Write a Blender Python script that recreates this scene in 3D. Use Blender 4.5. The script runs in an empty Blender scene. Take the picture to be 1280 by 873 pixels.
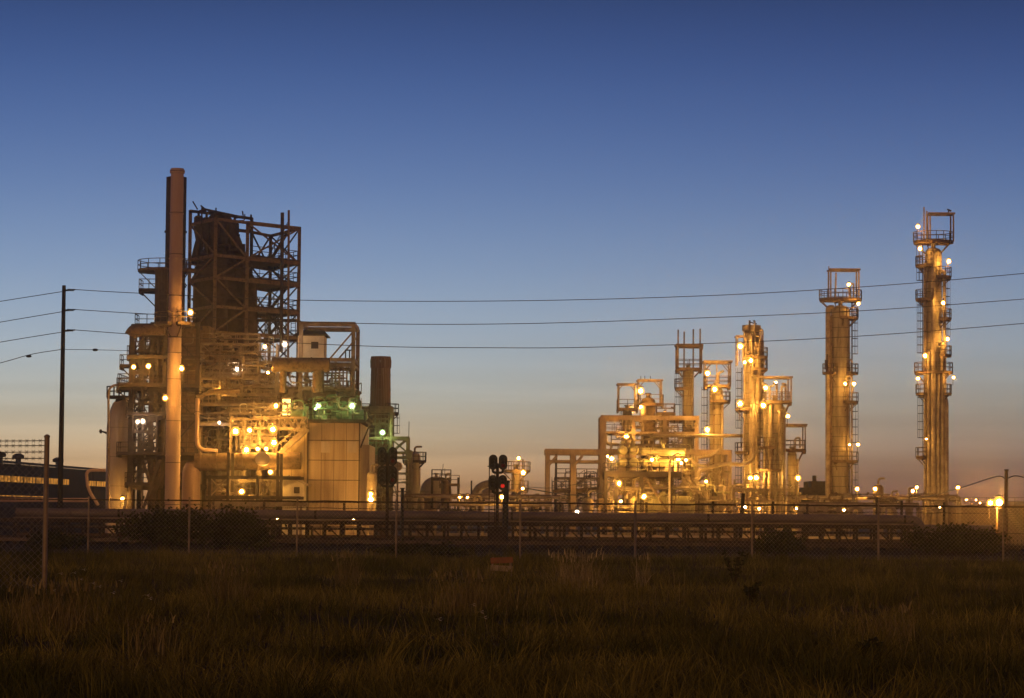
import bpy, math, random
import numpy as np
from mathutils import Vector, Matrix
R = math.radians
random.seed(7); rng = np.random.default_rng(7)
C = bpy.context.scene.collection
SC = bpy.context.scene

# ------------------------------------------------------------------ camera
FPX = 3340.0; CXP, CYP = 640.0, 436.5; BANK = 2.0; EYE = 1.7 + BANK        # the field lies on a bank above the refinery yard
pit = math.atan((640 - CYP) / FPX); rol = R(0.457)
fw = Vector((0, math.cos(pit), math.sin(pit)))
u0 = Vector((0, -math.sin(pit), math.cos(pit))); r0 = Vector((1, 0, 0))
rt = r0 * math.cos(rol) + u0 * math.sin(rol)
up = u0 * math.cos(rol) - r0 * math.sin(rol)
cam = bpy.data.cameras.new('camera'); camo = bpy.data.objects.new('camera', cam); C.objects.link(camo)
M = Matrix.Identity(4)
for i in range(3):
    M[i][0], M[i][1], M[i][2] = rt[i], up[i], -fw[i]
M[2][3] = EYE
camo.matrix_world = M
cam.sensor_fit = 'HORIZONTAL'; cam.sensor_width = 36; cam.lens = 36 * FPX / 1280
cam.clip_start = 0.5; cam.clip_end = 6000
SC.camera = camo

def W(px, py, d):
    """a measured direction of the survey photograph, at distance d"""
    v = rt * ((px - CXP) / FPX) - up * ((py - CYP) / FPX) + fw
    v = v * (d / v.y)
    return Vector((v.x, v.y, v.z + EYE))
def S(d): return d / FPX
_seen = set()
def bank_on():
    global EYE, _seen
    EYE = 1.7; _seen = {o.name for o in C.objects}
def bank_off():
    global EYE
    EYE = 1.7 + BANK
    for o in C.objects:
        if o.name not in _seen and o.parent is None: o.location.z += BANK

# ------------------------------------------------------------------ materials
def mat(name, c1, c2=None, scale=3.0, rough=0.7, metal=0.0, c3=None, bump=0.0, stretch=(1, 1, 1), bands=None, brick=None, island=0.0, detail=6, lo=0.35, hi=0.65):
    m = bpy.data.materials.new(name); m.use_nodes = True
    nt = m.node_tree; nt.nodes.clear()
    N = lambda t: nt.nodes.new(t); L = nt.links.new
    out = N('ShaderNodeOutputMaterial'); bs = N('ShaderNodeBsdfPrincipled'); L(bs.outputs[0], out.inputs[0])
    bs.inputs['Roughness'].default_value = rough; bs.inputs['Specular IOR Level'].default_value = .05 if rough >= .75 else .3; bs.inputs['Metallic'].default_value = metal
    tc = N('ShaderNodeTexCoord'); mp = N('ShaderNodeMapping'); mp.inputs['Scale'].default_value = stretch
    L(tc.outputs['Object'], mp.inputs[0])
    nz = N('ShaderNodeTexNoise'); nz.inputs['Scale'].default_value = scale; nz.inputs['Detail'].default_value = detail
    nz.inputs['Roughness'].default_value = 0.65; L(mp.outputs[0], nz.inputs['Vector'])
    rp = N('ShaderNodeValToRGB'); L(nz.outputs['Fac'], rp.inputs[0])
    c2 = c2 or tuple(x * 0.6 for x in c1)
    e = rp.color_ramp.elements
    e[0].position = lo; e[0].color = (*c2, 1); e[1].position = hi; e[1].color = (*c1, 1)
    if c3:
        k = e.new((lo + hi) / 2 - 0.02); k.color = (*c3, 1)
    col = rp.outputs[0]
    if island:
        g = N('ShaderNodeNewGeometry'); hs = N('ShaderNodeHueSaturation')
        mr = N('ShaderNodeMapRange'); mr.inputs[3].default_value = 1 - island; mr.inputs[4].default_value = 1 + island
        L(g.outputs['Random Per Island'], mr.inputs[0]); L(mr.outputs[0], hs.inputs['Value']); L(col, hs.inputs['Color']); col = hs.outputs[0]
    if bands:   # seams of sheet cladding / courses of lagging bands: (axis, spacing metres, width fraction)
        for ax, sp, wd in bands:
            sx = N('ShaderNodeSeparateXYZ'); L(tc.outputs['Object'], sx.inputs[0])
            dv = N('ShaderNodeMath'); dv.operation = 'DIVIDE'; dv.inputs[1].default_value = sp; L(sx.outputs[ax], dv.inputs[0])
            fr = N('ShaderNodeMath'); fr.operation = 'FRACT'; L(dv.outputs[0], fr.inputs[0])
            lt = N('ShaderNodeMath'); lt.operation = 'LESS_THAN'; lt.inputs[1].default_value = wd; L(fr.outputs[0], lt.inputs[0])
            mx = N('ShaderNodeMixRGB'); mx.inputs[2].default_value = (*[x * 0.35 for x in c2], 1); L(lt.outputs[0], mx.inputs[0]); L(col, mx.inputs[1]); col = mx.outputs[0]
    if brick:
        br = N('ShaderNodeTexBrick'); br.inputs['Scale'].default_value = brick; L(tc.outputs['Object'], br.inputs['Vector'])
        br.inputs['Mortar'].default_value = (.3, .27, .23, 1); br.inputs['Color1'].default_value = (*c1, 1); br.inputs['Color2'].default_value = (*c2, 1)
        mx = N('ShaderNodeMixRGB'); mx.blend_type = 'MULTIPLY'; mx.inputs[0].default_value = .5; L(br.outputs[0], mx.inputs[1]); L(col, mx.inputs[2]); col = mx.outputs[0]
    L(col, bs.inputs['Base Color'])
    if bump:
        bp = N('ShaderNodeBump'); bp.inputs['Strength'].default_value = bump; bp.inputs['Distance'].default_value = .05
        L(nz.outputs['Fac'], bp.inputs['Height']); L(bp.outputs[0], bs.inputs['Normal'])
    return m
def emis(name, col, st, flick=0.0):
    m = bpy.data.materials.new(name); m.use_nodes = True; nt = m.node_tree; nt.nodes.clear()
    out = nt.nodes.new('ShaderNodeOutputMaterial'); e = nt.nodes.new('ShaderNodeEmission')
    e.inputs[0].default_value = (*col, 1); e.inputs[1].default_value = st
    if flick:
        tc = nt.nodes.new('ShaderNodeTexCoord'); nz = nt.nodes.new('ShaderNodeTexNoise'); nz.inputs['Scale'].default_value = flick
        mr = nt.nodes.new('ShaderNodeMapRange'); mr.inputs[1].default_value = .3; mr.inputs[2].default_value = .7; mr.inputs[3].default_value = st * .35; mr.inputs[4].default_value = st * 1.3
        nt.links.new(tc.outputs['Object'], nz.inputs[0]); nt.links.new(nz.outputs[0], mr.inputs[0]); nt.links.new(mr.outputs[0], e.inputs[1])
    nt.links.new(e.outputs[0], out.inputs[0]); return m

MT = dict(
    pale=mat('pale_painted_steel', (.36, .30, .25), (.24, .19, .155), 0.8, .6, stretch=(1, 1, .15), bands=[(2, 3.0, .012)]),
    stackpaint=mat('weathered_stack_paint', (.40, .28, .22), (.29, .19, .15), 0.6, .65, stretch=(1, 1, .1), bands=[(2, 4.1, .02)]),
    rust=mat('rusty_steel', (.145, .10, .066), (.060, .040, .027), 2.5, .8, c3=(.12, .08, .05), bump=.2),
    dark=mat('dark_weathered_steel', (.065, .05, .042), (.03, .022, .02), 2.0, .75, bump=.2),
    steel=mat('painted_structural_steel', (.22, .165, .115), (.11, .078, .052), 1.6, .65, bump=.1),
    column=mat('lagged_column_jacket', (.23, .19, .135), (.085, .063, .042), 1.3, .6, .1, stretch=(1, 1, .16), bands=[(2, 1.15, .05)], c3=(.165, .13, .09), lo=.38, hi=.62),
    jacket=mat('aluminium_pipe_jacket', (.29, .235, .17), (.14, .10, .07), 1.2, .6, .1),
    galv=mat('galvanised_steel', (.42, .41, .39), (.28, .27, .25), 4, .5, .5),
    concrete=mat('fireproofed_concrete', (.30, .22, .16), (.15, .105, .075), .9, .9, bump=.3, stretch=(1, 1, .4)),
    clad=mat('corrugated_metal_cladding', (.34, .26, .18), (.17, .115, .075), .8, .7, .05, stretch=(1.6, 1.6, .10), bands=[(0, 1.25, .03)], bump=.15, c3=(.27, .20, .135)),
    cream=mat('cream_painted_wall', (.55, .50, .42), (.42, .36, .29), .8, .8),
    bluegrey=mat('grey_pipeline_coating', (.15, .125, .125), (.095, .078, .078), 1.2, .6, stretch=(.15, 1, 1), bands=[(0, 11.0, .012)]),
    brick=mat('old_chimney_brick', (.22, .13, .085), (.14, .08, .05), .7, .9, brick=1.6, bump=.2),
    yellowv=mat('yellow_green_vessel_paint', (.34, .31, .17), (.22, .19, .11), 1.2, .5),
    greenp=mat('green_machine_paint', (.11, .15, .08), (.05, .07, .04), 1.8, .5),
    wood=mat('creosoted_timber', (.035, .026, .02), (.018, .013, .01), 2.5, .85, stretch=(1, 1, .1), bump=.3),
    blackp=mat('black_signal_paint', (.018, .018, .018), (.012, .011, .010), 4, .5),
    wire=mat('weathered_wire', (.07, .06, .055), (.05, .04, .035), 3, .6, .3),
    mesh=mat('chain_link_wire', (.26, .22, .17), (.16, .13, .10), 5, .6, .2),
    post=mat('fence_post_galvanising', (.26, .21, .15), (.15, .115, .08), 3, .55, .2),
    ground=mat('dry_field_soil', (.07, .045, .022), (.035, .022, .010), .35, .95, c3=(.05, .034, .014), bump=.5),
    ballast=mat('railway_ballast', (.050, .027, .012), (.018, .010, .004), 7, .95, bump=.8),
    apron=mat('concrete_apron', (.26, .22, .18), (.15, .12, .10), .25, .9, bump=.2),
    leaf=mat('dark_bush_leaf', (.050, .055, .018), (.028, .030, .010), .8, .8, island=.45),
    bark=mat('bush_bark', (.06, .045, .03), None, 5, .9),
    grass=mat('field_grass_blade', (.195, .165, .044), (.045, .050, .012), .14, .85, c3=(.092, .086, .022), island=.5, detail=9, lo=.42, hi=.60),
    straw=mat('dry_straw', (.23, .19, .09), (.13, .105, .045), 3, .8, island=.35),
    palestraw=mat('pale_seeding_grass', (.36, .30, .165), (.22, .18, .09), 3, .8, island=.4),
    flower=mat('pale_wildflower', (.75, .68, .42), None, 8, .8, island=.2),
    sleeper=mat('railway_sleeper', (.05, .038, .03), None, 3, .9),
    railm=mat('worn_rail_steel', (.06, .042, .034), (.035, .025, .02), 2, .45, .6),
    ored=mat('orange_marker_paint', (.22, .075, .03), (.14, .05, .02), 3, .6),
    white=mat('white_marker_paint', (.30, .24, .18), None, 3, .6),
    wall=mat('warehouse_cladding', (.055, .038, .030), (.035, .024, .02), .3, .8, bands=[(0, 1.2, .05)]),
    roofm=mat('warehouse_roofing', (.06, .05, .047), (.04, .033, .03), .4, .85),
    tank=mat('storage_tank_paint', (.11, .07, .048), (.06, .04, .028), .4, .7, stretch=(1, 1, .2)),
    reactor=mat('dark_scaled_vessel', (.075, .052, .037), (.036, .025, .018), 1.5, .85, bump=.2),
    e_sod=emis('sodium_lamp_glow', (1, .47, .075), 1250),
    e_big=emis('bright_sodium_lamp_glow', (1, .43, .065), 6000),
    e_white=emis('mercury_lamp_glow', (1, .72, .48), 420),
    e_green=emis('green_tinted_lamp_glow', (.62, 1, .32), 420),
    e_red=emis('red_signal_lens', (1, .03, .02), .55), e_dim=emis('faint_red_signal_lens', (1, .05, .03), .025),
    e_win=emis('lit_warehouse_window', (1, .40, .06), .55, flick=.9),
    e_door=emis('lit_doorway', (1, .60, .16), 4.0, flick=.8),
)
def halo_mat(name, col, st):  # half-transparent emission, a painted bloom round a lamp bulb
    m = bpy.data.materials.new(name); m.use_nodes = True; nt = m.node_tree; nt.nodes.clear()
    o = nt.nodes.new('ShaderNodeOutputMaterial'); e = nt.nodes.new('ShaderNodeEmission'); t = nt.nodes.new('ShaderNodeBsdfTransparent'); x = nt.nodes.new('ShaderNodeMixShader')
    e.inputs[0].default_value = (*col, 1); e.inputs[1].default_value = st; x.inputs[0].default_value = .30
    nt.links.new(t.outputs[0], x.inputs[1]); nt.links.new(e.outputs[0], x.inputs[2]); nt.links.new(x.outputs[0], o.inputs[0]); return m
MT['g_sod'] = halo_mat('sodium_halo_shell', (1, .42, .06), 2.6)
MT['g_big'] = halo_mat('bright_sodium_halo_shell', (1, .36, .04), 3.2)
MT['g_white'] = halo_mat('mercury_halo_shell', (1, .75, .5), 1.5)
MT['g_green'] = halo_mat('green_halo_shell', (.75, 1, .4), 1.3)

# ------------------------------------------------------------------ mesh collector
class MB:
    def __init__(s): s.v = []; s.f = []; s.smooth = False
    def add(s, vs, fs):
        b = len(s.v); s.v.extend([tuple(v) for v in vs]); s.f.extend([tuple(b + i for i in f) for f in fs]); return s
    def box(s, x0, x1, y0, y1, z0, z1):
        return s.add([(x0, y0, z0), (x1, y0, z0), (x1, y1, z0), (x0, y1, z0), (x0, y0, z1), (x1, y0, z1), (x1, y1, z1), (x0, y1, z1)],
                     [(0, 3, 2, 1), (4, 5, 6, 7), (0, 1, 5, 4), (1, 2, 6, 5), (2, 3, 7, 6), (3, 0, 4, 7)])
    def beam(s, p, q, w=.2, h=None):
        p, q = Vector(p), Vector(q); h = h or w; d = (q - p)
        if d.length < 1e-6: return s
        d.normalize(); a = d.cross(Vector((0, 0, 1)))
        if a.length < 1e-3: a = Vector((1, 0, 0))
        a.normalize(); b = a.cross(d).normalized(); a = a * w / 2; b = b * h / 2
        vs = [p - a - b, p + a - b, p + a + b, p - a + b, q - a - b, q + a - b, q + a + b, q - a + b]
        return s.add(vs, [(0, 3, 2, 1), (4, 5, 6, 7), (0, 1, 5, 4), (1, 2, 6, 5), (2, 3, 7, 6), (3, 0, 4, 7)])
    def tube(s, pts, r, n=8, cap=True):
        pts = [Vector(p) for p in pts]; k = len(pts); rs = r if isinstance(r, (list, tuple)) else [r] * k
        vs = []; prev = None
        for i, p in enumerate(pts):
            t = (pts[min(i + 1, k - 1)] - pts[max(i - 1, 0)]).normalized()
            if prev is None:
                a = t.cross(Vector((0, 0, 1)))
                if a.length < 1e-3: a = Vector((1, 0, 0))
            else:
                a = prev - t * prev.dot(t)
                if a.length < 1e-4: a = t.orthogonal()
            a.normalize(); prev = a; b = t.cross(a)
            for j in range(n):
                g = 2 * math.pi * j / n; vs.append(p + (a * math.cos(g) + b * math.sin(g)) * rs[i])
        fs = [(i * n + j, i * n + (j + 1) % n, (i + 1) * n + (j + 1) % n, (i + 1) * n + j) for i in range(k - 1) for j in range(n)]
        if cap: fs += [tuple(range(n - 1, -1, -1)), tuple((k - 1) * n + j for j in range(n))]
        if n >= 6: s.smooth = True
        return s.add(vs, fs)
    def lathe(s, c, prof, n=24, axis='z'):
        c = Vector(c); vs = []; k = len(prof)
        for r, h in prof:
            for j in range(n):
                g = 2 * math.pi * j / n; a, b = r * math.cos(g), r * math.sin(g)
                vs.append(c + (Vector((a, b, h)) if axis == 'z' else Vector((h, a, b)) if axis == 'x' else Vector((b, h, a))))
        fs = [(i * n + j, i * n + (j + 1) % n, (i + 1) * n + (j + 1) % n, (i + 1) * n + j) for i in range(k - 1) for j in range(n)]
        fs += [tuple(range(n - 1, -1, -1)), tuple((k - 1) * n + j for j in range(n))]
        s.smooth = True; return s.add(vs, fs)
    def arcdeck(s, c, ri, ro, z, a0, a1, th=.14):
        n = max(4, int(abs(a1 - a0) / 15)); vs = []
        for i in range(n + 1):
            g = R(a0 + (a1 - a0) * i / n); u = Vector((math.cos(g), math.sin(g), 0))
            for rr, zz in ((ri, z), (ro, z), (ro, z - th), (ri, z - th)): vs.append(Vector((c[0], c[1], 0)) + u * rr + Vector((0, 0, zz)))
        fs = [(4 * i + j, 4 * i + (j + 1) % 4, 4 * i + 4 + (j + 1) % 4, 4 * i + 4 + j) for i in range(n) for j in range(4)] + [(0, 1, 2, 3), (4 * n + 3, 4 * n + 2, 4 * n + 1, 4 * n)]
        return s.add(vs, fs)
    def rail(s, pts, h=1.1, step=1.1, w=.06):
        pts = [Vector(p) for p in pts]
        for a, b in zip(pts, pts[1:]):
            n = max(1, round((b - a).length / step))
            for i in range(n + 1):
                p = a.lerp(b, i / n); s.beam(p, p + Vector((0, 0, h)), w)
            for hh in (h, h * .55): s.beam(a + Vector((0, 0, hh)), b + Vector((0, 0, hh)), w)
            s.beam(a + Vector((0, 0, .07)), b + Vector((0, 0, .07)), w * .5, .14)
        return s
    def build(s, name, m, parent=None, org=None):
        o = org if org is not None else ORG.get(parent.name, Vector((0, 0, 0))) if parent else Vector((0, 0, 0))
        me = bpy.data.meshes.new(name); me.from_pydata([(v[0] - o[0], v[1] - o[1], v[2] - o[2]) for v in s.v], [], s.f)
        me.materials.append(MT[m] if isinstance(m, str) else m)
        if s.smooth:
            me.shade_smooth(); me.set_sharp_from_angle(angle=R(38))
        me.update()
        ob = bpy.data.objects.new(name, me); C.objects.link(ob)
        if parent is not None: ob.parent = parent
        elif org is not None: ob.location = o
        ORG[ob.name] = Vector(o); return ob
ORG = {}
def tag(o, label=None, cat=None, group=None, kind=None):
    if label: o['label'] = label
    if cat: o['category'] = cat
    if group: o['group'] = group
    if kind: o['kind'] = kind
    return o
def thing(name, loc, label, cat, group=None):
    o = bpy.data.objects.new(name, None); C.objects.link(o); o.location = loc; o.empty_display_size = .3
    ORG[o.name] = Vector(loc); return tag(o, label, cat, group)
def solo(mb, name, m, label, cat, group=None):
    v = np.array(mb.v); o = Vector(((v[:, 0].min() + v[:, 0].max()) / 2, (v[:, 1].min() + v[:, 1].max()) / 2, v[:, 2].min()))
    return tag(mb.build(name, m, None, o), label, cat, group)
def struct(mb, name, m): return tag(mb.build(name, m), kind='structure')
def curve(pts, sub=8):
    """rounded polyline (elbows) through corner points"""
    pts = [Vector(p) for p in pts]; out = [pts[0]]
    for i in range(1, len(pts) - 1):
        a, b, c = pts[i - 1], pts[i], pts[i + 1]
        r = min((b - a).length, (c - b).length) * .45; r = min(r, .9)
        p0 = b + (a - b).normalized() * r; p1 = b + (c - b).normalized() * r
        for k in range(5):
            t = k / 4; out.append(p0 * (1 - t) ** 2 + b * 2 * t * (1 - t) + p1 * t * t)
    out.append(pts[-1]); return out
def spline(pts, sub=10):
    P = [Vector(p) for p in pts]; P = [P[0] * 2 - P[1]] + P + [P[-1] * 2 - P[-2]]; out = []
    for i in range(1, len(P) - 2):
        for k in range(sub):
            t = k / sub; a, b, c, d = P[i - 1], P[i], P[i + 1], P[i + 2]
            out.append(.5 * ((2 * b) + (c - a) * t + (2 * a - 5 * b + 4 * c - d) * t * t + (3 * b - a - 3 * c + d) * t ** 3))
    out.append(P[-2]); return out
def tubes(mb, pxs, d, r, n=8, round_=True):
    pts = [W(*(p if len(p) == 3 else (p[0], p[1], d))) for p in pxs]
    return mb.tube(curve(pts) if round_ and len(pts) > 2 else pts, r, n)

# ------------------------------------------------------------------ sky and sun
w = bpy.data.worlds.new('World'); SC.world = w; w.use_nodes = True
nt = w.node_tree; nt.nodes.clear(); N = lambda t: nt.nodes.new(t); L = nt.links.new
SUN_EL, SUN_AZ = 9.0, 196.0           # low afterglow behind the viewer (azimuth clockwise from +Y)
out = N('ShaderNodeOutputWorld'); bg = N('ShaderNodeBackground'); L(bg.outputs[0], out.inputs[0])
sky = N('ShaderNodeTexSky'); sky.sky_type = 'NISHITA'; sky.sun_disc = False
sky.sun_elevation = R(SUN_EL); sky.sun_rotation = R(SUN_AZ); sky.dust_density = 2.0; sky.ozone_density = 3.0
tc = N('ShaderNodeTexCoord'); sp = N('ShaderNodeSeparateXYZ'); L(tc.outputs['Generated'], sp.inputs[0])
def srgb(r, g, b):
    f = lambda x: (x / 255 / 12.92) if x <= 10 else ((x / 255 + .055) / 1.055) ** 2.4
    return (f(r), f(g), f(b), 1)
def ramp(stops):
    rp = N('ShaderNodeValToRGB'); rp.color_ramp.interpolation = 'B_SPLINE'
    e = rp.color_ramp.elements
    while len(e) < len(stops): e.new(.5)
    for k, (py, c) in enumerate(stops):
        e[k].position = py; e[k].color = srgb(*c)
    return rp
# elevation sine 0..0.2 -> 0..0.8 of the ramp, the rest is the dusk zenith
mr = N('ShaderNodeMapRange'); mr.inputs[1].default_value = -.02; mr.inputs[2].default_value = .23; L(sp.outputs[2], mr.inputs[0])
def el(py): return (math.sin(math.atan((640 - py) / FPX)) + .02) / .25
left = ramp([(0, (110, 70, 50)), (el(632), (164, 114, 74)), (el(600), (196, 152, 106)), (el(555), (203, 178, 142)), (el(500), (184, 184, 172)), (el(430), (163, 178, 192)),
             (el(340), (131, 155, 189)), (el(230), (96, 123, 172)), (el(110), (66, 93, 149)), (el(0), (48, 69, 121)), (1, (24, 31, 58))])
right = ramp([(0, (70, 44, 38)), (el(632), (98, 66, 58)), (el(600), (110, 80, 74)), (el(562), (140, 117, 101)), (el(500), (153, 150, 139)), (el(430), (149, 160, 170)),
              (el(340), (120, 142, 174)), (el(230), (86, 112, 161)), (el(110), (59, 83, 138)), (el(0), (42, 60, 110)), (1, (22, 29, 55))])
for rp in (left, right): L(mr.outputs[0], rp.inputs[0])
mx = N('ShaderNodeMapRange'); mx.inputs[1].default_value = -.12; mx.inputs[2].default_value = .20; mx.interpolation_type = 'SMOOTHSTEP'; L(sp.outputs[0], mx.inputs[0])
mix = N('ShaderNodeMixRGB'); L(mx.outputs[0], mix.inputs[0]); L(left.outputs[0], mix.inputs[1]); L(right.outputs[0], mix.inputs[2])
# thin horizontal cloud streaks low over the horizon
mp = N('ShaderNodeMapping'); mp.inputs['Scale'].default_value = (5, 5, 90); L(tc.outputs['Generated'], mp.inputs[0])
nz = N('ShaderNodeTexNoise'); nz.inputs['Scale'].default_value = 1.3; nz.inputs['Detail'].default_value = 5; L(mp.outputs[0], nz.inputs[0])
m1 = N('ShaderNodeMapRange'); m1.inputs[1].default_value = .40; m1.inputs[2].default_value = .62; m1.inputs[3].default_value = 1.04; m1.inputs[4].default_value = .86; L(nz.outputs[0], m1.inputs[0])
m2 = N('ShaderNodeMapRange'); m2.inputs[1].default_value = .075; m2.inputs[2].default_value = .015; L(sp.outputs[2], m2.inputs[0])
cl = N('ShaderNodeMixRGB'); cl.blend_type = 'MULTIPLY'; L(m2.outputs[0], cl.inputs[0]); L(mix.outputs[0], cl.inputs[1]); L(m1.outputs[0], cl.inputs[2])
# afterglow filling the sky behind the viewer
ag = ramp([(0, (120, 60, 25)), (.12, (226, 126, 52)), (.5, (196, 120, 66)), (1, (44, 36, 44))]); L(mr.outputs[0], ag.inputs[0])
yb = N('ShaderNodeMapRange'); yb.inputs[1].default_value = .35; yb.inputs[2].default_value = -.55; yb.interpolation_type = 'SMOOTHSTEP'; L(sp.outputs[1], yb.inputs[0])
ax = N('ShaderNodeMixRGB'); L(yb.outputs[0], ax.inputs[0]); L(cl.outputs[0], ax.inputs[1]); L(ag.outputs[0], ax.inputs[2]); cl = ax
nk = N('ShaderNodeMixRGB'); nk.blend_type = 'ADD'; nk.inputs[0].default_value = .004; L(cl.outputs[0], nk.inputs[1]); L(sky.outputs[0], nk.inputs[2])
L(nk.outputs[0], bg.inputs[0]); bg.inputs[1].default_value = 1.0
sun = bpy.data.lights.new('sun', 'SUN'); sun.energy = .5; sun.angle = R(12); sun.color = (1, .54, .25)
so = bpy.data.objects.new('sun', sun); C.objects.link(so)
az = R(SUN_AZ); sd = Vector((math.sin(az) * math.cos(R(SUN_EL)), math.cos(az) * math.cos(R(SUN_EL)), math.sin(R(SUN_EL))))
so.rotation_euler = sd.to_track_quat('Z', 'Y').to_euler(); so.location = (0, -40, 60)
SC.view_settings.view_transform = 'Standard'; SC.view_settings.look = 'None'; SC.view_settings.exposure = 0; SC.view_settings.gamma = 1; SC.view_settings.use_curve_mapping = False
cy = SC.cycles
cy.use_denoising = True
try: cy.denoiser = 'OPENIMAGEDENOISE'
except Exception: pass
cy.max_bounces = 5; cy.diffuse_bounces = 2; cy.glossy_bounces = 2; cy.transparent_max_bounces = 10; cy.sample_clamp_indirect = 2.0; cy.use_light_tree = True
cy.caustics_reflective = False; cy.caustics_refractive = False

# ------------------------------------------------------------------ ground sheets
struct(MB().add([(-4000, -300, 2), (4000, -300, 2), (4000, 158, 2), (-4000, 158, 2), (4000, 177, 0), (-4000, 177, 0), (4000, 5000, 0), (-4000, 5000, 0)], [(0, 1, 2, 3), (3, 2, 4, 5), (5, 4, 6, 7)]), 'ground', 'ground')
struct(MB().add([(-90, 113, 2.004), (90, 113, 2.004), (90, 146, 2.004), (-90, 146, 2.004)], [(0, 1, 2, 3)]), 'ballast_bed', 'ballast')
struct(MB().add([(-120, 180, .004), (140, 180, .004), (140, 420, .004), (-120, 420, .004)], [(0, 1, 2, 3)]), 'paved_yard', 'apron')

bank_on()
# ------------------------------------------------------------------ grass
def blades(x, y, h, wd, lean, az, segs=3, zb=None):
    n = len(x); V = np.zeros((n, 2 * segs + 1, 3)); yaw = rng.uniform(0, math.pi, n)
    dx, dy = np.cos(yaw) * wd / 2, np.sin(yaw) * wd / 2; lx, ly = np.cos(az) * lean, np.sin(az) * lean
    zb = np.zeros(n) if zb is None else zb
    for k in range(segs + 1):
        t = k / segs; cx, cyy, cz = x + lx * t * t, y + ly * t * t, zb + h * t * (1 - .25 * (lean / np.maximum(h, .01)) * t)
        if k < segs:
            f = 1 - t * .55
            V[:, 2 * k] = np.stack([cx - dx * f, cyy - dy * f, cz], 1); V[:, 2 * k + 1] = np.stack([cx + dx * f, cyy + dy * f, cz], 1)
        else: V[:, 2 * k] = np.stack([cx, cyy, cz], 1)
    F = []; b = np.arange(n)[:, None] * (2 * segs + 1)
    quads = np.concatenate([b + np.array([[2 * k, 2 * k + 1, 2 * k + 3, 2 * k + 2]]) for k in range(segs - 1)], 0)
    tris = b + np.array([[2 * segs - 2, 2 * segs - 1, 2 * segs]])
    return V.reshape(-1, 3), quads, tris
def mesh_np(name, parts, m):
    vs, loops, tot = [], [], []; off = 0
    for V, q, t in parts:
        vs.append(V); loops += [(q + off).ravel(), (t + off).ravel()]; tot += [np.full(len(q), 4), np.full(len(t), 3)]; off += len(V)
    V = np.concatenate(vs); Lp = np.concatenate(loops).astype(np.int32); T = np.concatenate(tot).astype(np.int32)
    me = bpy.data.meshes.new(name); me.vertices.add(len(V)); me.vertices.foreach_set('co', V.astype(np.float32).ravel())
    me.loops.add(len(Lp)); me.loops.foreach_set('vertex_index', Lp)
    st = np.zeros(len(T), np.int32); st[1:] = np.cumsum(T)[:-1]
    me.polygons.add(len(T)); me.polygons.foreach_set('loop_start', st); me.polygons.foreach_set('loop_total', T)
    me.update(calc_edges=True); me.materials.append(MT[m]); o = bpy.data.objects.new(name, me); C.objects.link(o); return o
def field(n, d0, d1, pw=1.0):
    d = d0 + (d1 - d0) * rng.uniform(0, 1, n) ** pw
    x = rng.uniform(-.33, .33, n) * d + rng.normal(0, .3, n); return x, d
def lump(x, y):
    return (np.sin(x * .9 + 1.3 * np.sin(y * .35)) + np.sin(y * .55 + x * .4 + 2) + np.sin(x * .31 - y * .22 + 1) + np.sin(x * 2.1 + y * .9)) / 4
parts = []
x, y = field(265000, 19, 100, 1.15); lp = lump(x, y)
keep = rng.uniform(0, 1, len(x)) < .72 + .35 * lp; x, y, lp = x[keep], y[keep], lp[keep]; n = len(x)
parts.append(blades(x, y, (.22 + .13 * lp) * rng.uniform(.45, 1.4, n), rng.uniform(.007, .017, n), rng.uniform(.05, .34, n), rng.uniform(0, 6.28, n)))
# tussocks of longer leaves
tx, ty = field(1150, 19, 98, 1.1); k = 42
x = np.repeat(tx, k) + rng.normal(0, .10, len(tx) * k); y = np.repeat(ty, k) + rng.normal(0, .10, len(tx) * k); n = len(x)
th = np.repeat(rng.uniform(.25, .55, len(tx)), k)
parts.append(blades(x, y, th * rng.uniform(.6, 1.15, n), rng.uniform(.007, .014, n), th * rng.uniform(.1, .75, n), np.repeat(rng.uniform(-.5, 3.6, len(tx)), k) + rng.normal(0, .8, n), 4))
g = tag(mesh_np('grass', parts, 'grass'), 'rough uncut dark olive grass filling the field before the fence', 'grass', kind='stuff')
# thin straw stalks scattered through the field
x, y = field(2600, 24, 98, 1.0); n = len(x)
keep = lump(x * .7 + 9, y * .8) > -.1; x, y = x[keep], y[keep]; n = len(x)
tag(mesh_np('dry_stalks', [blades(x, y, rng.uniform(.35, .75, n), rng.uniform(.005, .010, n), rng.uniform(.03, .3, n), rng.uniform(0, 6.28, n))], 'straw'), 'thin dry straw stalks standing up out of the field grass', 'dry grass', kind='stuff')
# individual pale clumps
def clump(px, py, d, h, spread, n, label, m='straw'):
    p = W(px, py, d); th = thing('dry_grass_clump', (p.x, d, 0), label, 'grass clump')
    o = mesh_np('stalk_tuft', [blades(rng.normal(0, spread * .45, n), rng.normal(0, spread * .4, n), h * rng.uniform(.55, 1.1, n), rng.uniform(.008, .016, n), h * rng.uniform(.1, .4, n), rng.uniform(0, 6.28, n))], m); o.parent = th; o['kind'] = 'stuff'
    k = n // 5
    hd = mesh_np('seed_head', [blades(rng.normal(0, spread * .5, k), rng.normal(0, spread * .4, k), np.full(k, h * .22) * rng.uniform(.7, 1.2, k), np.full(k, .03), np.full(k, .05), rng.uniform(0, 6.28, k), zb=h * rng.uniform(.75, .95, k))], m); hd.parent = th; hd['kind'] = 'stuff'
clump(722, 725, 57, .85, .6, 300, 'tall pale feathery grass clump, the brightest tuft in the field', 'palestraw')
clump(803, 730, 60, .75, .2, 60, 'narrow upright straw tuft beside the pale feathery clump', 'palestraw')
clump(433, 740, 58, .8, .35, 150, 'leaning straw tuft standing below the second white fence post gap')
clump(285, 770, 46, .75, .5, 220, 'broad straw tuft in front of the wide dark bush')
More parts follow.
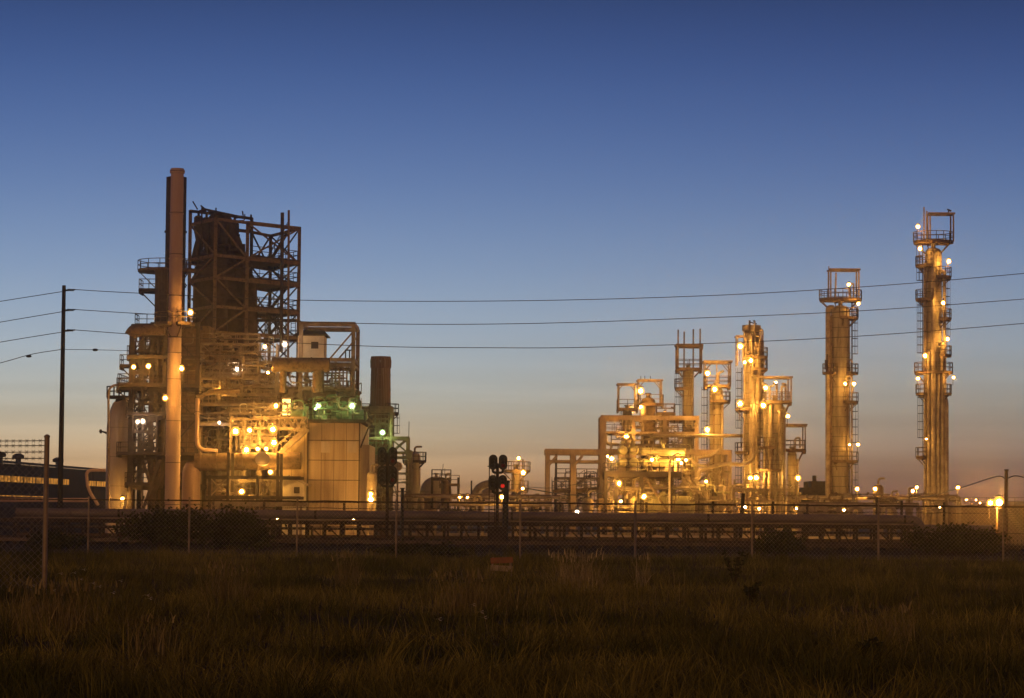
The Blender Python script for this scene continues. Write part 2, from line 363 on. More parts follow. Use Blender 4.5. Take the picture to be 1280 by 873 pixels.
clump(60, 790, 36, .7, .8, 340, 'wind-flattened sprawling straw tuft in the near corner under the barbed-wire fence')
clump(585, 770, 44, .7, .6, 260, 'low straw tuft with small flowers in the middle of the field')
clump(1110, 790, 34, .55, .5, 160, 'sparse straw tuft near the viewer below the tall twin columns')
clump(190, 815, 30, .5, .3, 110, 'small arching straw tuft nearest the viewer')
# wildflowers at the foot of the barbed-wire fence
fl = [(75, 717), (100, 724), (92, 716), (115, 729), (150, 726), (183, 744), (186, 748), (140, 741), (40, 732), (66, 738), (104, 712), (123, 733), (590, 756), (600, 765), (604, 772), (547, 774)]
for i, (px, py) in enumerate(fl):
    d = max(30, min(80, 1.25 * FPX / (py - 636)) )
    p = W(px, py, d); th = thing('wildflower', (p.x, d, 0), 'small pale wildflower on a thin stem among the grass by the barbed-wire fence' if i < 12 else 'small pale wildflower on a thin stem out in the middle of the field', 'flower', 'wildflowers by the fence' if i < 12 else 'wildflowers in mid field')
    mb = MB(); mb.tube([(p.x, d, 0), (p.x + .02, d, p.z * .6), (p.x, d, p.z)], .006, 4); mb.build('stem', 'grass', th)
    mb = MB()
    for a in range(7):
        a = a * .9; u = Vector((math.cos(a), math.sin(a) * .7, .25 * math.sin(a * 2))) * .055
        mb.add([p, p + u + Vector((-u.y, u.x, 0)) * .3, p + u * 1.4, p + u + Vector((u.y, -u.x, 0)) * .3], [(0, 1, 2, 3)])
    mb.build('petals', 'flower', th)
# leafy weeds
def weed(px, py, d, h, label):
    p = W(px, py, d); th = thing('leafy_weed', (p.x, d, 0), label, 'weed')
    mb = MB(); tips = []
    for i in range(5):
        a = i * 1.3; q = Vector((p.x + math.cos(a) * h * .3, d + math.sin(a) * h * .3, h * random.uniform(.7, 1)))
        pts = [Vector((p.x, d, 0)), Vector((p.x, d, 0)).lerp(q, .5) + Vector((0, 0, h * .1)), q]; mb.tube(pts, [.012, .009, .004], 4); tips.append(pts)
    mb.build('stem', 'bark', th); mb = MB()
    for i in range(150):
        t = random.choice(tips); s = random.uniform(.25, 1); c = t[0].lerp(t[1], min(1, s * 2)) if s < .5 else t[1].lerp(t[2], s * 2 - 1)
        u = Vector((random.uniform(-1, 1), random.uniform(-1, 1), random.uniform(-.3, .5))).normalized() * .09; v = u.orthogonal().normalized() * .03
        mb.add([c, c + u * .5 + v, c + u, c + u * .5 - v], [(0, 1, 2, 3)])
    mb.build('leaves', 'leaf', th)
weed(918, 740, 62, .95, 'tall single dark weed with broad leaves rising before the fence')
weed(940, 756, 50, .45, 'low dark leafy weed spreading at the foot of the taller one')
weed(1085, 806, 30, .35, 'dark leafy weed close to the viewer in the shaded grass')

# marker board in the grass
dM = 70; p = W(627, 712, dM); th = thing('marker_board', (p.x, dM, 0), 'small orange and white barricade board leaning in the grass by the fence', 'barricade')
for dx in (-.25, .25): mb = MB(); mb.beam((p.x + dx, dM + .05, 0), (p.x + dx * .9, dM, .50), .04); mb.build('leg', 'white', th)
mb = MB(); mb.beam((p.x - .29, dM - .03, .24), (p.x + .29, dM - .03, .21), .03, .15); mb.build('lower_panel', 'white', th)
mb = MB(); mb.beam((p.x - .29, dM - .04, .42), (p.x + .29, dM - .04, .45), .03, .15); mb.build('upper_panel', 'ored', th)

# ------------------------------------------------------------------ fences
def chain(mb, a, b, z0, z1, pitch=.075, wr=.0035):
    a, b = Vector(a), Vector(b); L_ = (b - a).length; u = (b - a) / L_; n = int(L_ / pitch); m = int((z1 - z0) / pitch)
    nrm = Vector((u.y, -u.x, 0))
    vs = []; fs = []
    for i in range(n):
        for j in range(m):
            x = i * pitch; z = z0 + j * pitch; s1, s2 = (0, 1) if (i + j) % 2 else (1, 0)
            p = a + u * (x + s1 * pitch); q = a + u * (x + s2 * pitch); p = Vector((p.x, p.y, z)); q = Vector((q.x, q.y, z + pitch))
            k = len(vs); o1 = Vector((0, 0, wr)) + u * wr * .6 * (1 if s1 else -1); 
            o1 = (u * wr); o2 = nrm * wr
            vs += [p - o1, p + o1, p + o2 * 2, q - o1, q + o1, q + o2 * 2]
            fs += [(k, k + 1, k + 4, k + 3), (k + 1, k + 2, k + 5, k + 4), (k + 2, k, k + 3, k + 5)]
    mb.add(vs, fs)
# near fence with barbed wire
dN = 52; pb = W(56, 700, dN); pt_ = W(60.5, 547, dN)
fn = thing('barbed_wire_fence', (pb.x, dN, 0), 'chain-link fence with barbed wire strands and one bright tall corner post', 'fence')
mb = MB(); mb.tube([(pb.x, dN, 0), (pb.x, dN, pt_.z)], .052, 10); mb.build('post', 'post', fn)
mb = MB(); mb.tube([(pb.x - 3.2, dN - 1.1, 0), (pb.x - 3.2, dN - 1.1, pt_.z)], .052, 10); mb.build('post', 'post', fn)
mb = MB(); mb.lathe((pb.x, dN, pt_.z), [(.06, 0), (.06, .03), (.02, .06)], 10); mb.build('post_cap', 'post', fn)
zt = W(57, 578, dN).z
mb = MB(); chain(mb, (pb.x - 3.2, dN - 1.1, 0), (pb.x, dN, 0), .05, zt, .065, .0054); mb.build('chain_link', 'mesh', fn)
for yy in (551, 557, 565, 573):
    z = W(50, yy, dN).z; mb = MB(); a, b = Vector((pb.x - 3.2, dN - 1.1, z + .06)), Vector((pb.x, dN, z))
    ps = [a.lerp(b, t / 8) - Vector((0, 0, .05 * math.sin(math.pi * t / 8))) for t in range(9)]
    mb.tube(ps, .008, 4)
    for t in range(1, 26):
        c = a.lerp(b, t / 26) - Vector((0, 0, .05 * math.sin(math.pi * t / 26)))
        for k in range(2): mb.beam(c - Vector((.03, .0, .035 * (1 - 2 * k))), c + Vector((.03, 0, .035 * (1 - 2 * k))), .009)
    mb.build('barbed_strand', 'wire', fn)
# long fence
dF = 98
ff = thing('chain_link_fence', (0, dF, 0), 'long chain-link fence of slender posts running across the whole field', 'fence')
pxs = [-30, 110, 236, 371, 495, 650, 794, 940, 1098, 1254, 1395]
ztop = W(640, 629, dF).z
for px in pxs:
    b = W(px, 690, dF); mb = MB(); mb.tube([(b.x, dF, 0), (b.x, dF, ztop + .12)], .038 if px != 794 else .05, 8); mb.build('post', 'post' if px != 794 else 'bluegrey', ff)
x0, x1 = W(-30, 690, dF).x, W(1395, 690, dF).x
mb = MB(); mb.tube([(x0, dF, ztop), (x1, dF, ztop)], .028, 6); mb.build('top_rail', 'dark', ff)
mb = MB(); mb.tube([(x0, dF, ztop - .95), (x1, dF, ztop - .97)], .012, 4); mb.build('tension_wire', 'wire', ff)
mb = MB(); chain(mb, (x0, dF + .05, 0), (x1, dF + .05, 0), .05, ztop, .075, .0044); mb.build('chain_link', 'mesh', ff)
# dark fence beyond the pipes
dD = 172
df_ = thing('railed_fence', (0, dD, 0), 'dark railed fence of uneven posts standing behind the long pipeline', 'fence')
zr = W(640, 629, dD).z
for px, tp in [(330, 628), (430, 628), (503, 611), (560, 629), (700, 628), (808, 628), (891, 627), (966, 627), (1009, 630), (1096, 622), (1127, 626), (1180, 628)]:
    b = W(px, 640, dD); mb = MB(); mb.beam((b.x, dD, -1.6), (b.x, dD, W(px, tp, dD).z), .15); mb.build('post', 'dark', df_)
b = W(925, 645, dD); t = W(929, 617, dD); mb = MB(); mb.beam((b.x, dD, 0), t, .22); mb.build('leaning_post', 'wood', df_)
a, b = W(330, 628, dD), W(1240, 631.5, dD)
for k, dz in enumerate((0, -.42)):
    mb = MB(); n = 60
    ps = [Vector((a.x + (b.x - a.x) * i / n, dD, zr + dz + random.uniform(-.03, .03))) for i in range(n + 1)]
    mb.tube(ps, .055 if k == 0 else .025, 5); mb.build('rail', 'dark', df_)

# ------------------------------------------------------------------ railway
for k, (d, lab) in enumerate(((124, 'railway rail nearer the field, a thin faintly shining line'), (125.6, 'railway rail on the far side of the track below the pipeline'))):
    mb = MB(); x0, x1 = -60, 60
    mb.box(x0, x1, d - .035, d + .035, .27, .31); mb.box(x0, x1, d - .07, d + .07, .176, .20); mb.box(x0, x1, d - .012, d + .012, .2, .27)
    solo(mb, 'railway_rail', 'railm', lab, 'rail')
mb = MB()
for i in range(-90, 91): mb.box(i * .6 - .12, i * .6 + .12, 123.3, 126.3, .06, .175)
tag(mb.build('sleepers', 'sleeper'), 'dark timber sleepers under the railway rails', 'sleepers', kind='stuff')

# ------------------------------------------------------------------ pipeline and its trestle
dP = 150; sP = S(dP)
zpc = W(480, 644.3, dP).z      # centre height of the big pipe
xl, xr = W(20, 645, dP).x, W(1134, 652, dP).x
mb = MB(); rp_ = .245
mb.tube(curve([(xl, dP, zpc), (xr, dP, zpc), (xr + .55, dP, zpc - .06), (xr + .8, dP, zpc - .5), (xr + .8, dP, zpc - 1.6)], 8), rp_, 20)
pl = thing('large_pipeline', (0, dP, zpc), 'fat grey pipe along the top of the trestle that elbows down at one end', 'pipeline')
mb.build('pipe', 'bluegrey', pl)
for x in np.arange(xl + 3, xr, 11.0): mb = MB(); mb.lathe((x, dP, zpc), [(rp_ + .02, -.09), (rp_ + .045, -.06), (rp_ + .045, .06), (rp_ + .02, .09)], 20, 'x'); mb.build('flange', 'bluegrey', pl)
zt_ = zpc - rp_
tr = thing('pipe_trestle', (0, dP, 0), 'long low steel trestle of posts and diagonal braces carrying the pipes', 'pipe rack')
for nm, z, h, dd in (('top_chord', zt_ - .19, .22, -.7), ('top_chord', zt_ - .19, .22, .9), ('middle_chord', zt_ - .55, .09, -.75), ('bottom_chord', .09, .16, -.75)):
    mb = MB(); mb.box(xl - 2, xr + .3, dP + dd - .1, dP + dd + .1, z - h / 2, z + h / 2); mb.build(nm, 'dark', tr)
xs = np.arange(xl, xr, .96)
for i, x in enumerate(xs):
    mb = MB(); z1 = zt_ - .09
    mb.box(x - .07, x + .07, dP - .62, dP - .45, .0, z1); mb.box(x - .06, x + .06, dP + .7, dP + .86, 0, z1); mb.box(x - .07, x + .07, dP - .45, dP + .7, z1 - .2, z1 - .02)
    if random.random() < .45: mb.box(x + .2, x + random.uniform(.26, .42), dP + .2, dP + .5, random.choice([0, .5]), z1 - .3)
    mb.build('bent', 'dark', tr)
    if i % 1 == 0 and i < len(xs) - 1:
        mb = MB(); mb.beam((x + .1, dP - .53, z1 - .2), (x + random.choice([.5, .9, .9]), dP - .53, .16), .08); mb.build('diagonal', 'dark', tr) if i % 3 != 1 else None
for k, (dz, r, dd, lab, m) in enumerate((( -.035, .035, -.82, 'thin pipe clipped along the trestle directly under the fat pipe', 'jacket'), (-.52, .06, .1, 'medium pipe on the upper shelf inside the trestle', 'bluegrey'), (-.98, .10, .35, 'medium pipe on the lower shelf inside the trestle', 'rust'))):
    mb = MB(); mb.tube([(xl, dP + dd, zt_ + dz), (xr + .2, dP + dd, zt_ + dz)], r, 8); solo(mb, 'service_pipe', m, lab, 'pipe')
# continuing lower pipe to the right
mb = MB(); a, b = W(1148, 660, 158), W(1240, 662, 158)
mb.tube([a, (b.x, 158, a.z)], .2, 12); solo(mb, 'side_pipe', 'bluegrey', 'shorter grey pipe continuing past the elbow towards the bright floodlight', 'pipe')
# ------------------------------------------------------------------ bushes
def bush(px, d, wpx, ytop, label, n=2600, cat='bush'):
    b = W(px, 660, d); s = S(d); rw = wpx * s / 2; h = W(px, ytop, d).z
    th = thing('bush', (b.x, d, 0), label, cat)
    mb = MB(); cen = []
    for i in range(16):
        a = random.uniform(0, 6.28); rr = random.uniform(0, .85) * rw; top = Vector((b.x + math.cos(a) * rr, d + math.sin(a) * rr * .6, h * random.uniform(.45, .9) * (1 - .35 * (rr / rw) ** 2)))
        mb.tube([(b.x + math.cos(a) * rr * .2, d + math.sin(a) * rr * .2, 0), Vector((b.x, d, 0)).lerp(top, .5) + Vector((0, 0, h * .12)), top], [.05, .035, .012], 5); cen.append(top)
    mb.build('stem', 'bark', th); mb = MB()
    for i in range(n):
        c = random.choice(cen); q = Vector((random.gauss(0, rw * .16), random.gauss(0, rw * .12), random.gauss(-h * .1, h * .16))) + c
        if q.z < .05: q.z = random.uniform(.05, .6)
        u = Vector((random.uniform(-1, 1), random.uniform(-1, 1), random.uniform(-.6, .9))).normalized() * random.uniform(.10, .24); v = u.orthogonal().normalized() * .07
        mb.add([q, q + u * .5 + v, q + u, q + u * .5 - v], [(0, 1, 2, 3)])
    mb.build('foliage', 'leaf', th)
bush(200, 112, 120, 634, 'broad dark bush hiding the trestle below the tall pale stack', 3800)
bush(285, 114, 110, 637, 'broad dark bush hiding the trestle beside the truss frame', 3400)
bush(1185, 118, 95, 657, 'dark bush by the pipe elbow below the tallest column', 3000)
bush(1232, 116, 70, 664, 'smaller dark bush in front of the floodlight pole', 1800)
bush(975, 108, 70, 664, 'low dark bush before the trestle below the three lit columns', 1600)
bush(70, 112, 80, 668, 'low dark bush behind the barbed-wire fence', 1600)
bush(520, 103, 160, 684, 'low brush along the long fence below the signal with two round heads', 1800)

bank_off()
# added low pale walls that bounce lamp light into the trestle gaps
for pa, pb, d, lab in ((330, 470, 262, 'added low concrete bounce wall at the foot of the clad building'), (700, 932, 294, 'added low concrete bounce wall at the foot of the middle unit'), (935, 1200, 297, 'added low concrete bounce wall behind the feet of the two tall separate columns'), (505, 690, 305, 'added low concrete bounce wall behind the railway signals')):
    mb = MB(); a, b = W(pa, 640, d), W(pb, 640, d); n = int((b.x - a.x) / 4); mb.box(a.x, b.x, d, d + .25, 0, 1.25)
    for i in range(n + 1): x = a.x + (b.x - a.x) * i / n; mb.box(x - .16, x + .16, d - .12, d - .003, 0, 1.32)
    solo(mb, 'bounce_wall', 'pale', lab, 'wall')
# ------------------------------------------------------------------ lamps
LM = {}
def lamp_mesh():
    mb = MB(); mb.lathe((0, 0, 0), [(.001, -.16), (.09, -.13), (.15, -.05), (.15, .05), (.09, .13), (.001, .16)], 10); LM['bulb'] = mb
    mb = MB(); mb.lathe((0, 0, 0), [(.001, -.37), (.21, -.31), (.33, -.16), (.37, 0), (.33, .16), (.21, .31), (.001, .37)], 14); LM['halo_shell'] = mb  # added glowing shell that draws the halo of light round the bulb
    mb = MB(); mb.lathe((0, 0, 0), [(.30, .36), (.24, .43), (.10, .48), (.001, .49)], 14); LM['hood'] = mb
    mb = MB(); mb.tube(curve([(0, .30, .2), (0, .75, .0), (0, .8, -1.5)]), .05, 6); LM['bracket'] = mb
lamp_mesh(); LD = {}
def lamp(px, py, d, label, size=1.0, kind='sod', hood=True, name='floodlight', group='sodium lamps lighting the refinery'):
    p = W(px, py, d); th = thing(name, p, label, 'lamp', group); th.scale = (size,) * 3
    for part in ('bulb', 'halo_shell') + (('hood', 'bracket') if hood else ('bracket',)):
        key = (part, kind if part in ('bulb', 'halo_shell') else '')
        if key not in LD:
            o = LM[part].build(part, {'bulb': 'e_', 'halo_shell': 'g_'}[part] + kind if part in ('bulb', 'halo_shell') else 'dark', th, Vector((0, 0, 0))); LD[key] = o.data
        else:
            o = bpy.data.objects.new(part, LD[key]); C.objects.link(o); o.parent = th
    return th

# ------------------------------------------------------------------ plant building blocks
def ringdeck(root, c, ri, ro, z, a0, a1, m='dark', brackets=True):
    mb = MB(); mb.arcdeck(c, ri, ro, z, a0, a1, .16); pl = mb.build('platform', m, root)
    n = max(3, int(abs(a1 - a0) / 22)); mb = MB()
    pts = [Vector((c[0] + ro * math.cos(R(a0 + (a1 - a0) * i / n)), c[1] + ro * math.sin(R(a0 + (a1 - a0) * i / n)), z)) for i in range(n + 1)]
    if abs(a1 - a0) < 350:
        e0 = Vector((c[0] + ri * math.cos(R(a0)), c[1] + ri * math.sin(R(a0)), z)); e1 = Vector((c[0] + ri * math.cos(R(a1)), c[1] + ri * math.sin(R(a1)), z)); pts = [e0] + pts + [e1]
    mb.rail(pts, 1.1, 1.0, .07); mb.build('railing', m, pl)
    if brackets:
        mb = MB()
        for g in np.linspace(a0 + 12, a1 - 12, max(2, int(abs(a1 - a0) / 60) + 1)):
            u = Vector((math.cos(R(g)), math.sin(R(g)), 0)); b = Vector((c[0], c[1], z - .16))
            mb.beam(b + u * ro * .95, b + u * ri + Vector((0, 0, -(ro - ri) * .9)), .09); mb.beam(b + u * ro * .97 - Vector((0, 0, .08)), b + u * ri - Vector((0, 0, .08)), .10)
        mb.build('bracket', m, pl)
    return pl
def ladder(root, c, r, ang, z0, z1, cage=True, m='dark'):
    u = Vector((math.cos(R(ang)), math.sin(R(ang)), 0)); t = Vector((-u.y, u.x, 0)); b = Vector((c[0], c[1], 0)) + u * (r + .25); mb = MB()
    for sgn in (-.24, .24): mb.beam(b + t * sgn + Vector((0, 0, z0)), b + t * sgn + Vector((0, 0, z1)), .07)
    z = z0 + .2
    while z < z1: mb.beam(b - t * .24 + Vector((0, 0, z)), b + t * .24 + Vector((0, 0, z)), .045); z += .4
    if cage:
        z = z0 + 2.2
        while z < z1:
            ps = [b + t * .36 * math.cos(g) + u * .68 * math.sin(g) + Vector((0, 0, z)) for g in np.linspace(0, math.pi, 7)]
            mb.tube(ps, .035, 4); z += .9
        for g in (.6, 1.57, 2.5): mb.beam(b + t * .36 * math.cos(g) + u * .68 * math.sin(g) + Vector((0, 0, z0 + 2.2)), b + t * .36 * math.cos(g) + u * .68 * math.sin(g) + Vector((0, 0, z1)), .04)
    mb.smooth = False; return mb.build('ladder', m, root)
def cage(root, pxl, pxr, pyt, pyb, d, depth, m='steel', w=.16, braces=True, roof=False, back=True, name='top_frame'):
    """open four-post frame"""
    xl, xr = W(pxl, pyt, d).x, W(pxr, pyt, d).x; zt, zb = W((pxl + pxr) / 2, pyt, d).z, W((pxl + pxr) / 2, pyb, d).z
    y0, y1 = d - depth / 2, d + depth / 2; mb = MB()
    for x in (xl, xr):
        for y in ((y0, y1) if back else (y0,)): mb.beam((x, y, zb), (x, y, zt), w)
        mb.beam((x, y0, zt), (x, y1, zt), w)
        if braces: mb.beam((x, y0, zt - .1), (x, y1, zb + (zt - zb) * .35), w * .55)
    for y in ((y0, y1) if back else (y0,)):
        mb.beam((xl - .2, y, zt), (xr + .2, y, zt), w, w * 1.3)
        if braces:
            k = (xr - xl) * .28; mb.beam((xl, y, zt - k * 1.2), (xl + k, y, zt), w * .6); mb.beam((xr, y, zt - k * 1.2), (xr - k, y, zt), w * .6)
    if roof: mb.box(xl - .25, xr + .25, y0 - .2, y1 + .2, zt + w * .7, zt + w * .7 + .12)
    return mb.build(name, m, root)
def column_tower(px, pyr, d, wpx, ptop, label, m='column', head=True, pbase=None, skirt=.0, name='distillation_column', flare=0):
    s = S(d); x = W(px, pyr, d).x; r = wpx * s / 2; zt = W(px, ptop, d).z
    th = thing(name, (x, d, 0), label, 'column'); mb = MB()
    pr = [(r * 1.12, 0), (r * 1.12, .5), (r, .7)]
    n = int(zt / 5.5)
    for i in range(1, n):
        z = zt * i / n; pr += [(r, z - .12), (r * 1.045, z - .10), (r * 1.045, z + .10), (r, z + .12)]
    if head: pr += [(r, zt - r * .7), (r * .93, zt - r * .38), (r * .7, zt - r * .13), (r * .3, zt), (.01, zt + .02)]
    else: pr += [(r, zt - .8), (r + flare, zt - .6), (r + flare, zt), (r * .8, zt), (r * .8, zt - .4)]
    mb.lathe((x, d, 0), pr, 32); mb.build('shell', m, th)
    if head:
        mb = MB(); mb.lathe((x, d, zt), [(.25, -.1), (.25, .35), (.36, .36), (.36, .5), (.001, .52)], 12); mb.build('top_nozzle', m, th)
    th['r'] = r; return th, x, r, zt
def Z(px, py, d): return W(px, py, d).z
def riser(root, c, r, ang, pr, z0, z1, m='jacket', into=True):
    """vertical pipe strapped to a column; turns in at the top"""
    u = Vector((math.cos(R(ang)), math.sin(R(ang)), 0)); b = Vector((c[0], c[1], 0)) + u * (r + pr + .12)
    pts = [b + Vector((0, 0, z0)), b + Vector((0, 0, z1))] + ([Vector((c[0], c[1], z1)) + u * r * .8] if into else [])
    mb = MB(); mb.tube(curve(pts), pr, 10); return mb.build('riser_pipe', m, root)
def pipe(pxs, d, r, label, m='jacket', group=None, name='process_pipe', cat='pipe', n=8, flanges=True):
    pts = [W(*(p if len(p) == 3 else (p[0], p[1], d))) for p in pxs]; mb = MB(); mb.tube(curve(pts), r, n)
    if flanges and r > .1:
        for a, b in zip(pts, pts[1:]):
            if (b - a).length > 3:
                u = (b - a).normalized(); c = a.lerp(b, .3); mb.tube([c - u * .06, c + u * .06], r * 1.45, n)
    return solo(mb, name, m, label, cat, group)
def drum(pxl, pxr, py, d, rpx, label, m='column', name='horizontal_drum', cat='vessel', group=None, legs=True, axis='x', ln=0, zbase=0):
    s = S(d); r = rpx * s; a = W(pxl, py, d); b = W(pxr, py, d); z = (a.z + b.z) / 2
    th = thing(name, ((a.x + b.x) / 2, d, max(zbase, 0)), label, cat, group); mb = MB(); Lh = (b.x - a.x) / 2 if axis == 'x' else ln / 2
    pr = [(.01, -Lh), (r * .6, -Lh + r * .06), (r * .9, -Lh + r * .25), (r, -Lh + r * .5), (r * 1.03, -Lh + r * .52), (r * 1.03, -Lh + r * .6), (r, -Lh + r * .62)]
    pr = pr + [(q, -h) for q, h in reversed(pr)]
    mb.lathe(((a.x + b.x) / 2, d if axis == 'x' else d + Lh, z), pr, 24, axis); mb.build('shell', m, th)
    if legs:
        mb = MB()
        for k in (-.55, .55):
            if axis == 'x': x = (a.x + b.x) / 2 + Lh * k; mb.box(x - .2, x + .2, d - r * .75, d + r * .75, zbase, z - r * .6)
            else: y = d + Lh + Lh * k; mb.box(a.x - r * .7, a.x + r * .7, y - .2, y + .2, zbase, z - r * .6)
        mb.build('saddle', 'concrete', th)
    mb = MB(); x = (a.x + b.x) / 2; mb.lathe((x, d if axis == 'x' else d + Lh, z + r * .95), [(.18, 0), (.18, .4), (.28, .42), (.28, .55)], 10); mb.build('nozzle', m, th)
    return th
def tallvessel(px, d, wpx, pt, pb, label, m='column', name='vertical_vessel', cone=0, z0=None):
    s = S(d); x = W(px, (pt + pb) / 2, d).x; r = wpx * s / 2; zt = Z(px, pt, d); zb = max(0, Z(px, pb, d)) if z0 is None else z0
    th = thing(name, (x, d, zb), label, 'vessel'); mb = MB()
    mb.lathe((x, d, 0), [(r * .3, zb), (r * .9, zb + r * .25), (r, zb + r * .6), (r, (zb + zt) / 2 - .1), (r * 1.05, (zb + zt) / 2 - .1), (r * 1.05, (zb + zt) / 2 + .1), (r, (zb + zt) / 2 + .1), (r, zt - r * .7), (r * .85, zt - r * .28), (r * .4, zt), (.01, zt + .03)], 24); mb.build('shell', m, th)
    if zb > .3:
        mb = MB()
        for g in (45, 135, 225, 315):
            u = Vector((math.cos(R(g)), math.sin(R(g)), 0)) * r * .9; mb.beam(Vector((x, d, 0)) + u, Vector((x, d, zb + r)) + u, .18)
        mb.build('support_leg', 'steel', th)
    mb = MB(); mb.tube(curve([(x, d, zt - .1), (x, d, zt + .7), (x + r * 1.2, d, zt + .7)]), .12, 8); mb.build('vent_pipe', 'jacket', th)
    return th
def rectdeck(root, x0, x1, y0, y1, z, m='dark', rails='fblr', th=.18, name='deck'):
    mb = MB(); mb.box(x0, x1, y0, y1, z - th, z)
    n = max(1, int((x1 - x0) / 2.5))
    for i in range(n + 1): x = x0 + .1 + (x1 - x0 - .2) * i / n; mb.box(x - .08, x + .08, y0 + .05, y1 - .05, z - th - .25, z - th - .003)
    dk = mb.build(name, m, root); mb = MB(); o = .06
    E = {'f': [(x0 + o, y0 + o, z), (x1 - o, y0 + o, z)], 'b': [(x0 + o, y1 - o, z), (x1 - o, y1 - o, z)], 'l': [(x0 + o, y0 + o, z), (x0 + o, y1 - o, z)], 'r': [(x1 - o, y0 + o, z), (x1 - o, y1 - o, z)]}
    if rails in ('fb', 'lr'):
        for k in rails: mb = MB(); mb.rail(E[k], 1.1, 1.2, .07); mb.build('railing', m, dk)
    elif rails:
        for k in rails: mb.rail(E[k], 1.1, 1.2, .07)
        mb.build('railing', m, dk)
    return dk
def stair(root, p, q, wdt=.8, m='dark'):
    p, q = Vector(p), Vector(q); mb = MB(); t = Vector((0, wdt / 2, 0))
    for sg in (-1, 1):
        mb.beam(p + t * sg, q + t * sg, .08, .25); mb.beam(p + t * sg + Vector((0, 0, 1)), q + t * sg + Vector((0, 0, 1)), .06)
        for f in (0, .33, .66, 1): c = p.lerp(q, f) + t * sg; mb.beam(c, c + Vector((0, 0, 1)), .05)
    n = max(3, int(abs(q.z - p.z) / .25))
    for i in range(n): c = p.lerp(q, (i + .5) / n); mb.box(c.x - .14, c.x + .14, c.y - wdt / 2, c.y + wdt / 2, c.z - .02, c.z + .02)
    return mb.build('stair', m, root)

# ------------------------------------------------------------------ left unit : stacks
sx = W(218.5, 420, 262)
x = sx.x; zt = Z(222, 211, 262); r = 16.2 * S(262) / 2
th = thing('exhaust_stack', (x, 262, 0), 'tall slender pale stack, the highest thing in the plant', 'chimney')
mb = MB(); pr = [(r * 1.16, 0), (r * 1.14, zt * .25), (r * 1.02, zt * .6), (r, zt - .5), (r * 1.16, zt - .45), (r * 1.16, zt - .15), (r * 1.02, zt - .1), (r * 1.02, zt), (r * .85, zt), (r * .85, zt - 1)]
mb.lathe((x, 262, 0), pr, 36); mb.build('shaft', 'stackpaint', th)
for f in (.12, .24, .37, .50, .63, .76, .88):
    rr = r * (1.15 - .14 * f / .6 if f < .6 else 1.0) + .02; mb = MB(); mb.lathe((x, 262, zt * f), [(rr, -.06), (rr + .05, -.05), (rr + .05, .05), (rr, .06)], 36); mb.build('weld_ring', 'stackpaint', th)
ladder(th, (x, 262), r * 1.08, 8, zt * .42, zt * .50, False)
ringdeck(th, (x, 262), r * 1.05, r + 1.35, Z(218, 405, 262), -75, 80, 'rust')
ringdeck(th, (x, 262), r * 1.05, r + 1.35, Z(218, 405, 262) - .02, 100, 255, 'rust')
xd = W(219.5, 300, 288).x; ztd = Z(219, 222, 288); rd = 25.5 * S(288) / 2
th = thing('dark_stack', (xd, 288, 0), 'wide dark rusty stack standing right behind the pale one', 'chimney')
mb = MB(); mb.lathe((xd, 288, 0), [(rd * 1.25, 0), (rd * 1.2, ztd * .3), (rd, ztd * .5), (rd, ztd), (rd * .85, ztd), (rd * .85, ztd - 1)], 32); mb.build('shaft', 'reactor', th)
for f in (.55, .7, .85): mb = MB(); mb.lathe((xd, 288, ztd * f), [(rd, -.1), (rd + .12, -.09), (rd + .12, .09), (rd, .1)], 32); mb.build('stiffener_ring', 'reactor', th)
ringdeck(th, (xd - .6, 288), rd, rd + 2.3, Z(207, 339, 288), 95, 330, 'rust')
ringdeck(th, (xd + 2.2, 288), rd, rd + 1.5, Z(230, 341, 288), -150, 60, 'rust')

# ------------------------------------------------------------------ left unit : big steel frame round the reactor
FR = [(268, 280), (308, 283.5), (373, 289), (236, 286), (313, 293), (337, 297)]
def fx(i): return W(FR[i][0], 400, FR[i][1]).x, FR[i][1]
FC = [fx(i) for i in range(6)]
d0 = 280
lev = [Z(268, p, d0) for p in (274, 319, 347, 383, 415, 450, 482, 515, 560)]
fr = thing('reactor_structure', (FC[0][0], d0, 0), 'tall open rusty steel framework wrapped round a dark reactor vessel', 'steel frame')
for i, (cx_, cy_) in enumerate(FC):
    top = lev[0] + .2 if i not in (3, 4) else lev[0] + 1.6
    mb = MB(); mb.box(cx_ - .17, cx_ + .17, cy_ - .04, cy_ + .04, 0, top)
    mb.box(cx_ - .17, cx_ - .10, cy_ - .17, cy_ + .17, 0, top - .01); mb.box(cx_ + .10, cx_ + .17, cy_ - .17, cy_ + .17, 0, top - .012); mb.build('column', 'rust', fr)
def fbeam(mb, i, j, z, w=.20, h=.30, z2=None):
    a, b = FC[i], FC[j]; mb.beam((a[0], a[1], z), (b[0], b[1], z if z2 is None else z2), w, h)
